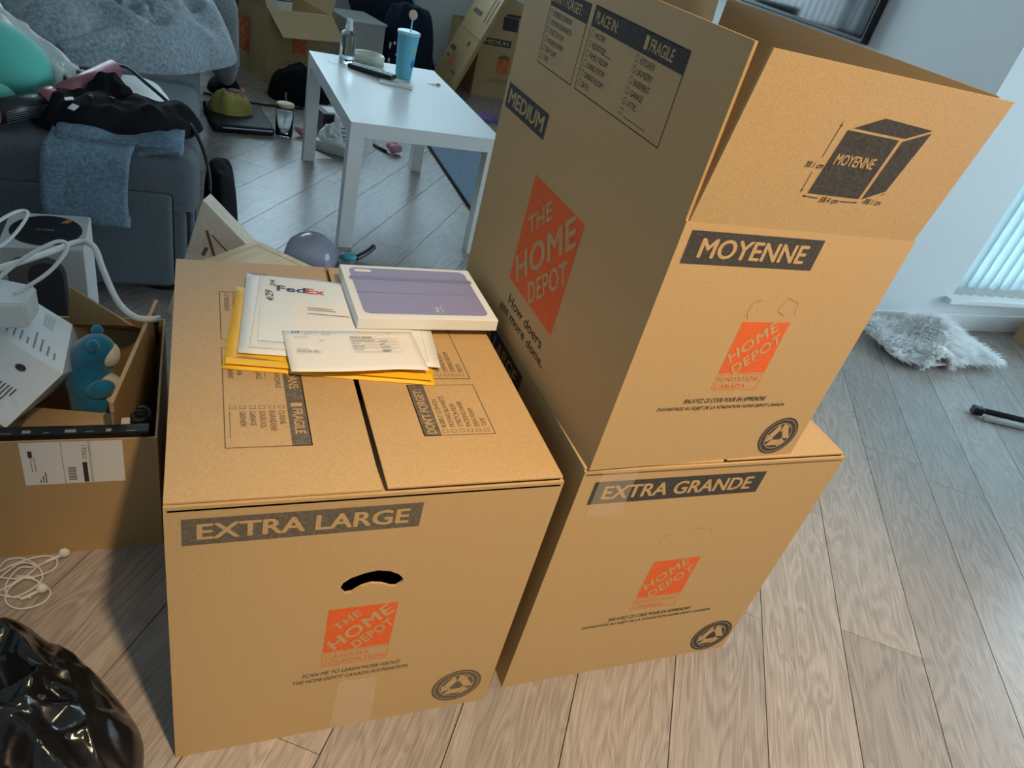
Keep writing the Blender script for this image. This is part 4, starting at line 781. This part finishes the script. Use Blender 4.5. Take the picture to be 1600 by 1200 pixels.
# flattened boxes leaning on the wall
for i in range(3):
    fb = thing('flattened_box', ['flattened moving box at the front of the leaning stack by far wall', 'flattened moving box in the middle of the leaning stack', 'flattened moving box at the back of the leaning stack'][i], 'box', (1.50 + .0135*i, 4.06 + .012*i, 0))
    lx = .36; top = Vector((.36, 0, .88)); sd = Vector((0, .46, 0))
    Ob = Vector((0, 0, 0)); nn = top.cross(sd).normalized()
    if nn.x < 0: nn = -nn
    q = [Ob, Ob+sd, Ob+sd+top, Ob+top]; sl = .42
    lo_ = [Ob, Ob+sd, Ob+sd+top*sl, Ob+top*sl]; hi_ = [Ob+top*(sl+.006), Ob+sd+top*(sl+.006), q[2], q[3]]
    for nm, qq in (('lower_panel', lo_), ('upper_panel', hi_)): hexa(nm, [v + nn*.0 for v in qq] + [v + nn*.012 for v in qq], KR, fb)
    if i == 0:
        ff3 = Fr(fb, Ob+sd, -sd, top); tl = top.length
        ff3.polys('printed_marks', [R(.05, .25, .16, .28), R(.05, .20, .12, .215), R(.28, .14, .38, .15), R(.08, .52, .26, .55), R(.34, .50, .36, .70), R(.40, .50, .42, .66), R(.30, .33, .34, .36)], INKF, lift=.001); ff3.polys('logo', [R(.16, .16, .24, .24)], ORL, lift=.001)
mb2 = thing('moving_box', 'medium moving box standing by the far wall beside the flattened boxes', 'box', (1.722, 4.25, 0), math.radians(4))
F = rsc_walls(mb2, MW, MD, MH, KR, [(u-.062, v-.105) for u, v in arc_handle()])
hexa('end_flap', [(.0, 0, MH), (MW, 0, MH), (MW, CT, MH), (0, CT, MH), (.085, .03, MH+FL), (MW, .03, MH+FL), (MW, .034, MH+FL), (.085, .034, MH+FL)], KR, mb2)
for x in (MW-CT,): box('side_flap', (x, .01, MH), (x+CT, MD-.01, MH+FL), KR, mb2)
band(F, .0125, .329, .2205, .3715, 'MEDIUM', INK, tw=.82); foundation(F, .150, .137, .0825, ['HOME', 'DEPOT'], ['CANADA', 'FOUNDATION'], ['SCAN ME TO LEARN MORE ABOUT', 'THE HOME DEPOT CANADA FOUNDATION'], INK, [(.113, .116, .149, .0075), (.09, .102, .2, .0075)])
Fr(mb2, (0, 0, MH), (1, 0, 0), (0, .03, FL)).polys('size_diagram', [R(.14, .05, .25, .13), [(.145, .133), (.255, .133), (.28, .15), (.17, .15)]], INK, lift=.0006)

# ---------------------------------------------------------------- right side: fur rug, stand leg, box
fr_ = thing('fur_rug', 'fluffy white fur rug crumpled by the baseboard under the window', 'rug', (0, 0, 0))
def frf(s, t):
    x = 2.60 + .58*s; y = 1.325 - .25*t - .02*math.sin(s*7); bulge = math.exp(-((s-.55)/.22)**2)*math.sin(min(1, t*1.1)*math.pi)
    y -= .05*math.sin(s*3.1)*t + (.06*(s-.6) if s > .6 else 0)
    return Vector((x, y, .022 + .10*bulge + .03*math.exp(-((s-.2)/.2)**2)*(1-t) + .01*noise.noise(Vector((s*6, t*4, 3)))))
sheet('hide', frf, 26, 16, .006, FUR, fr_)
rf = random.Random(5); vs_, fs = [], []
for k in range(15000):
    s, t = rf.random(), rf.random()
    if .22 < s < .46 and t > .80: continue
    p = frf(s, t) + Vector((0, 0, .001)); d = Vector((rf.gauss(.15, .5), rf.gauss(-.45, .45), rf.uniform(.25, .8))).normalized(); L_ = rf.uniform(.03, .065); sd = d.cross(Vector((rf.gauss(0, 1), rf.gauss(0, 1), rf.gauss(0, 1)))).normalized()*.0022
    m1 = p + d*L_*.55; tip = p + d*L_ + Vector((rf.gauss(0, .006), rf.gauss(-.006, .006), -.012)); tip.z = max(tip.z, .001); n = len(vs_); vs_ += [p-sd, p+sd, m1+sd*.9, m1-sd*.9, tip]; fs += [(n, n+1, n+2, n+3), (n+3, n+2, n+4)]
me = bpy.data.meshes.new('fur'); me.from_pydata(vs_, [], fs); o = link('fur', me, FUR, fr_); o['kind'] = 'stuff'
# the curl that shows the backing: an arch open towards the room
def curl(s, t):
    a = math.pi*(1-s); return Vector((2.785 + .068*math.cos(a) + .02*t, 1.015 + .11*t, .006 + .062*math.sin(a)*(1-.15*t)))
sheet('curled_hide', curl, 18, 6, .004, HIDE, fr_)
vs_, fs = [], []
for k in range(2600):
    s_, t_ = rf.random(), rf.random(); p = curl(s_, t_); out = Vector((math.cos(math.pi*(1-s_)), -.25, math.sin(math.pi*(1-s_))+.1)).normalized()
    d = (out + Vector((rf.gauss(0, .35), rf.gauss(0, .35), rf.gauss(0, .2)))).normalized(); L_ = rf.uniform(.02, .045); sd = d.cross(Vector((rf.gauss(0, 1), rf.gauss(0, 1), rf.gauss(0, 1)))).normalized()*.0022
    m1 = p + d*L_*.55; tip = p + d*L_ + Vector((0, 0, -.01)); tip.z = max(tip.z, .001); n = len(vs_); vs_ += [p-sd, p+sd, m1+sd*.9, m1-sd*.9, tip]; fs += [(n, n+1, n+2, n+3), (n+3, n+2, n+4)]
me = bpy.data.meshes.new('fur'); me.from_pydata(vs_, [], fs); o = link('fur', me, FUR, fr_); o['kind'] = 'stuff'
st = thing('stand_leg', 'black and white metal stand leg lying flat on the floor', 'stand', (2.68, .742, 0), math.radians(-22))
cyl('leg_tube', (0.03, 0, .022), (.60, 0, .022), .011, BLP, st, 14); box('end_cap', (-.004, -.014, .004), (.036, .014, .034), BLP, st, bev=.004); cyl('inner_tube', (.03, -.034, .010), (.60, -.030, .010), .0095, mat('white_metal', (.7, .7, .68), .35), st, 14)
rb = thing('small_box', 'brown carton with red print on the floor under the window sill', 'box', (3.62, 1.06, 0), math.radians(4)); box('carton_body', (0, 0, 0), (.40, .22, .13), KR, rb, bev=.003); Fr(rb, (0, .22, 0), (0, -1, 0), (0, 0, 1)).polys('red_print', [R(.03, .05, .10, .09)], RDI)

# ---------------------------------------------------------------- foreground: bin bag and earphones
bb_ = thing('bin_bag', 'crumpled shiny black plastic bin bag on the floor beside extra large box', 'bag', (0, 0, 0))
heap('bag_body', -.365, .02, .345, .255, .17, BAG, bb_, seed=83, fold=.36, fs=8.5, n=140, ang=-.34, z0=.0005, ridge='plastic', base=.45)
ea = thing('wired_earphones', 'tangled white wired earphones lying on the wooden floor', 'earphones', (0, 0, .0))
Zc = .004
tube('wire', [(-.222, .406, Zc), (-.240, .398, Zc), (-.262, .395, Zc+.002), (-.275, .36, Zc), (-.262, .335, Zc), (-.235, .345, Zc+.002), (-.222, .372, Zc), (-.235, .40, Zc+.003), (-.262, .421, Zc), (-.285, .417, Zc), (-.29, .385, Zc+.002), (-.262, .372, Zc+.003), (-.228, .375, Zc+.002), (-.205, .392, Zc), (-.208, .415, Zc), (-.235, .421, Zc), (-.27, .405, Zc+.003), (-.30, .385, Zc)], .0017, CAB, ea, n=6)
tube('wire', [(-.31, .345, Zc), (-.28, .352, Zc), (-.25, .375, Zc+.003), (-.232, .365, Zc+.003), (-.215, .352, Zc), (-.205, .335, Zc), (-.215, .315, Zc), (-.245, .308, Zc), (-.268, .325, Zc), (-.268, .352, Zc+.003), (-.245, .375, Zc+.005), (-.235, .395, Zc+.004), (-.262, .405, Zc+.004), (-.30, .36, Zc)], .0017, CAB, ea, n=6)
tube('wire', [(-.233, .330, Zc), (-.262, .335, Zc), (-.29, .345, Zc), (-.32, .34, Zc)], .0017, CAB, ea, n=6)
cyl('inline_remote', (-.262, .378, .006), (-.232, .370, .006), .0034, CAB, ea, 10)
for (x, y), (tx, ty) in (((-.194, .4205), (-.224, .405)), ((-.218, .343), (-.248, .327))):
    cyl('earbud_stem', (tx, ty, .005), (x-.006, y-.004, .007), .0032, CAB, ea, 10); ell('earbud', (x, y, .010), (.0095, .0085, .009), CAB, ea); ell('earbud_grille', (x+.005, y+.002, .013), (.003, .004, .004), mat('grille_grey', (.2,)*3, .5), ea, seg=10)
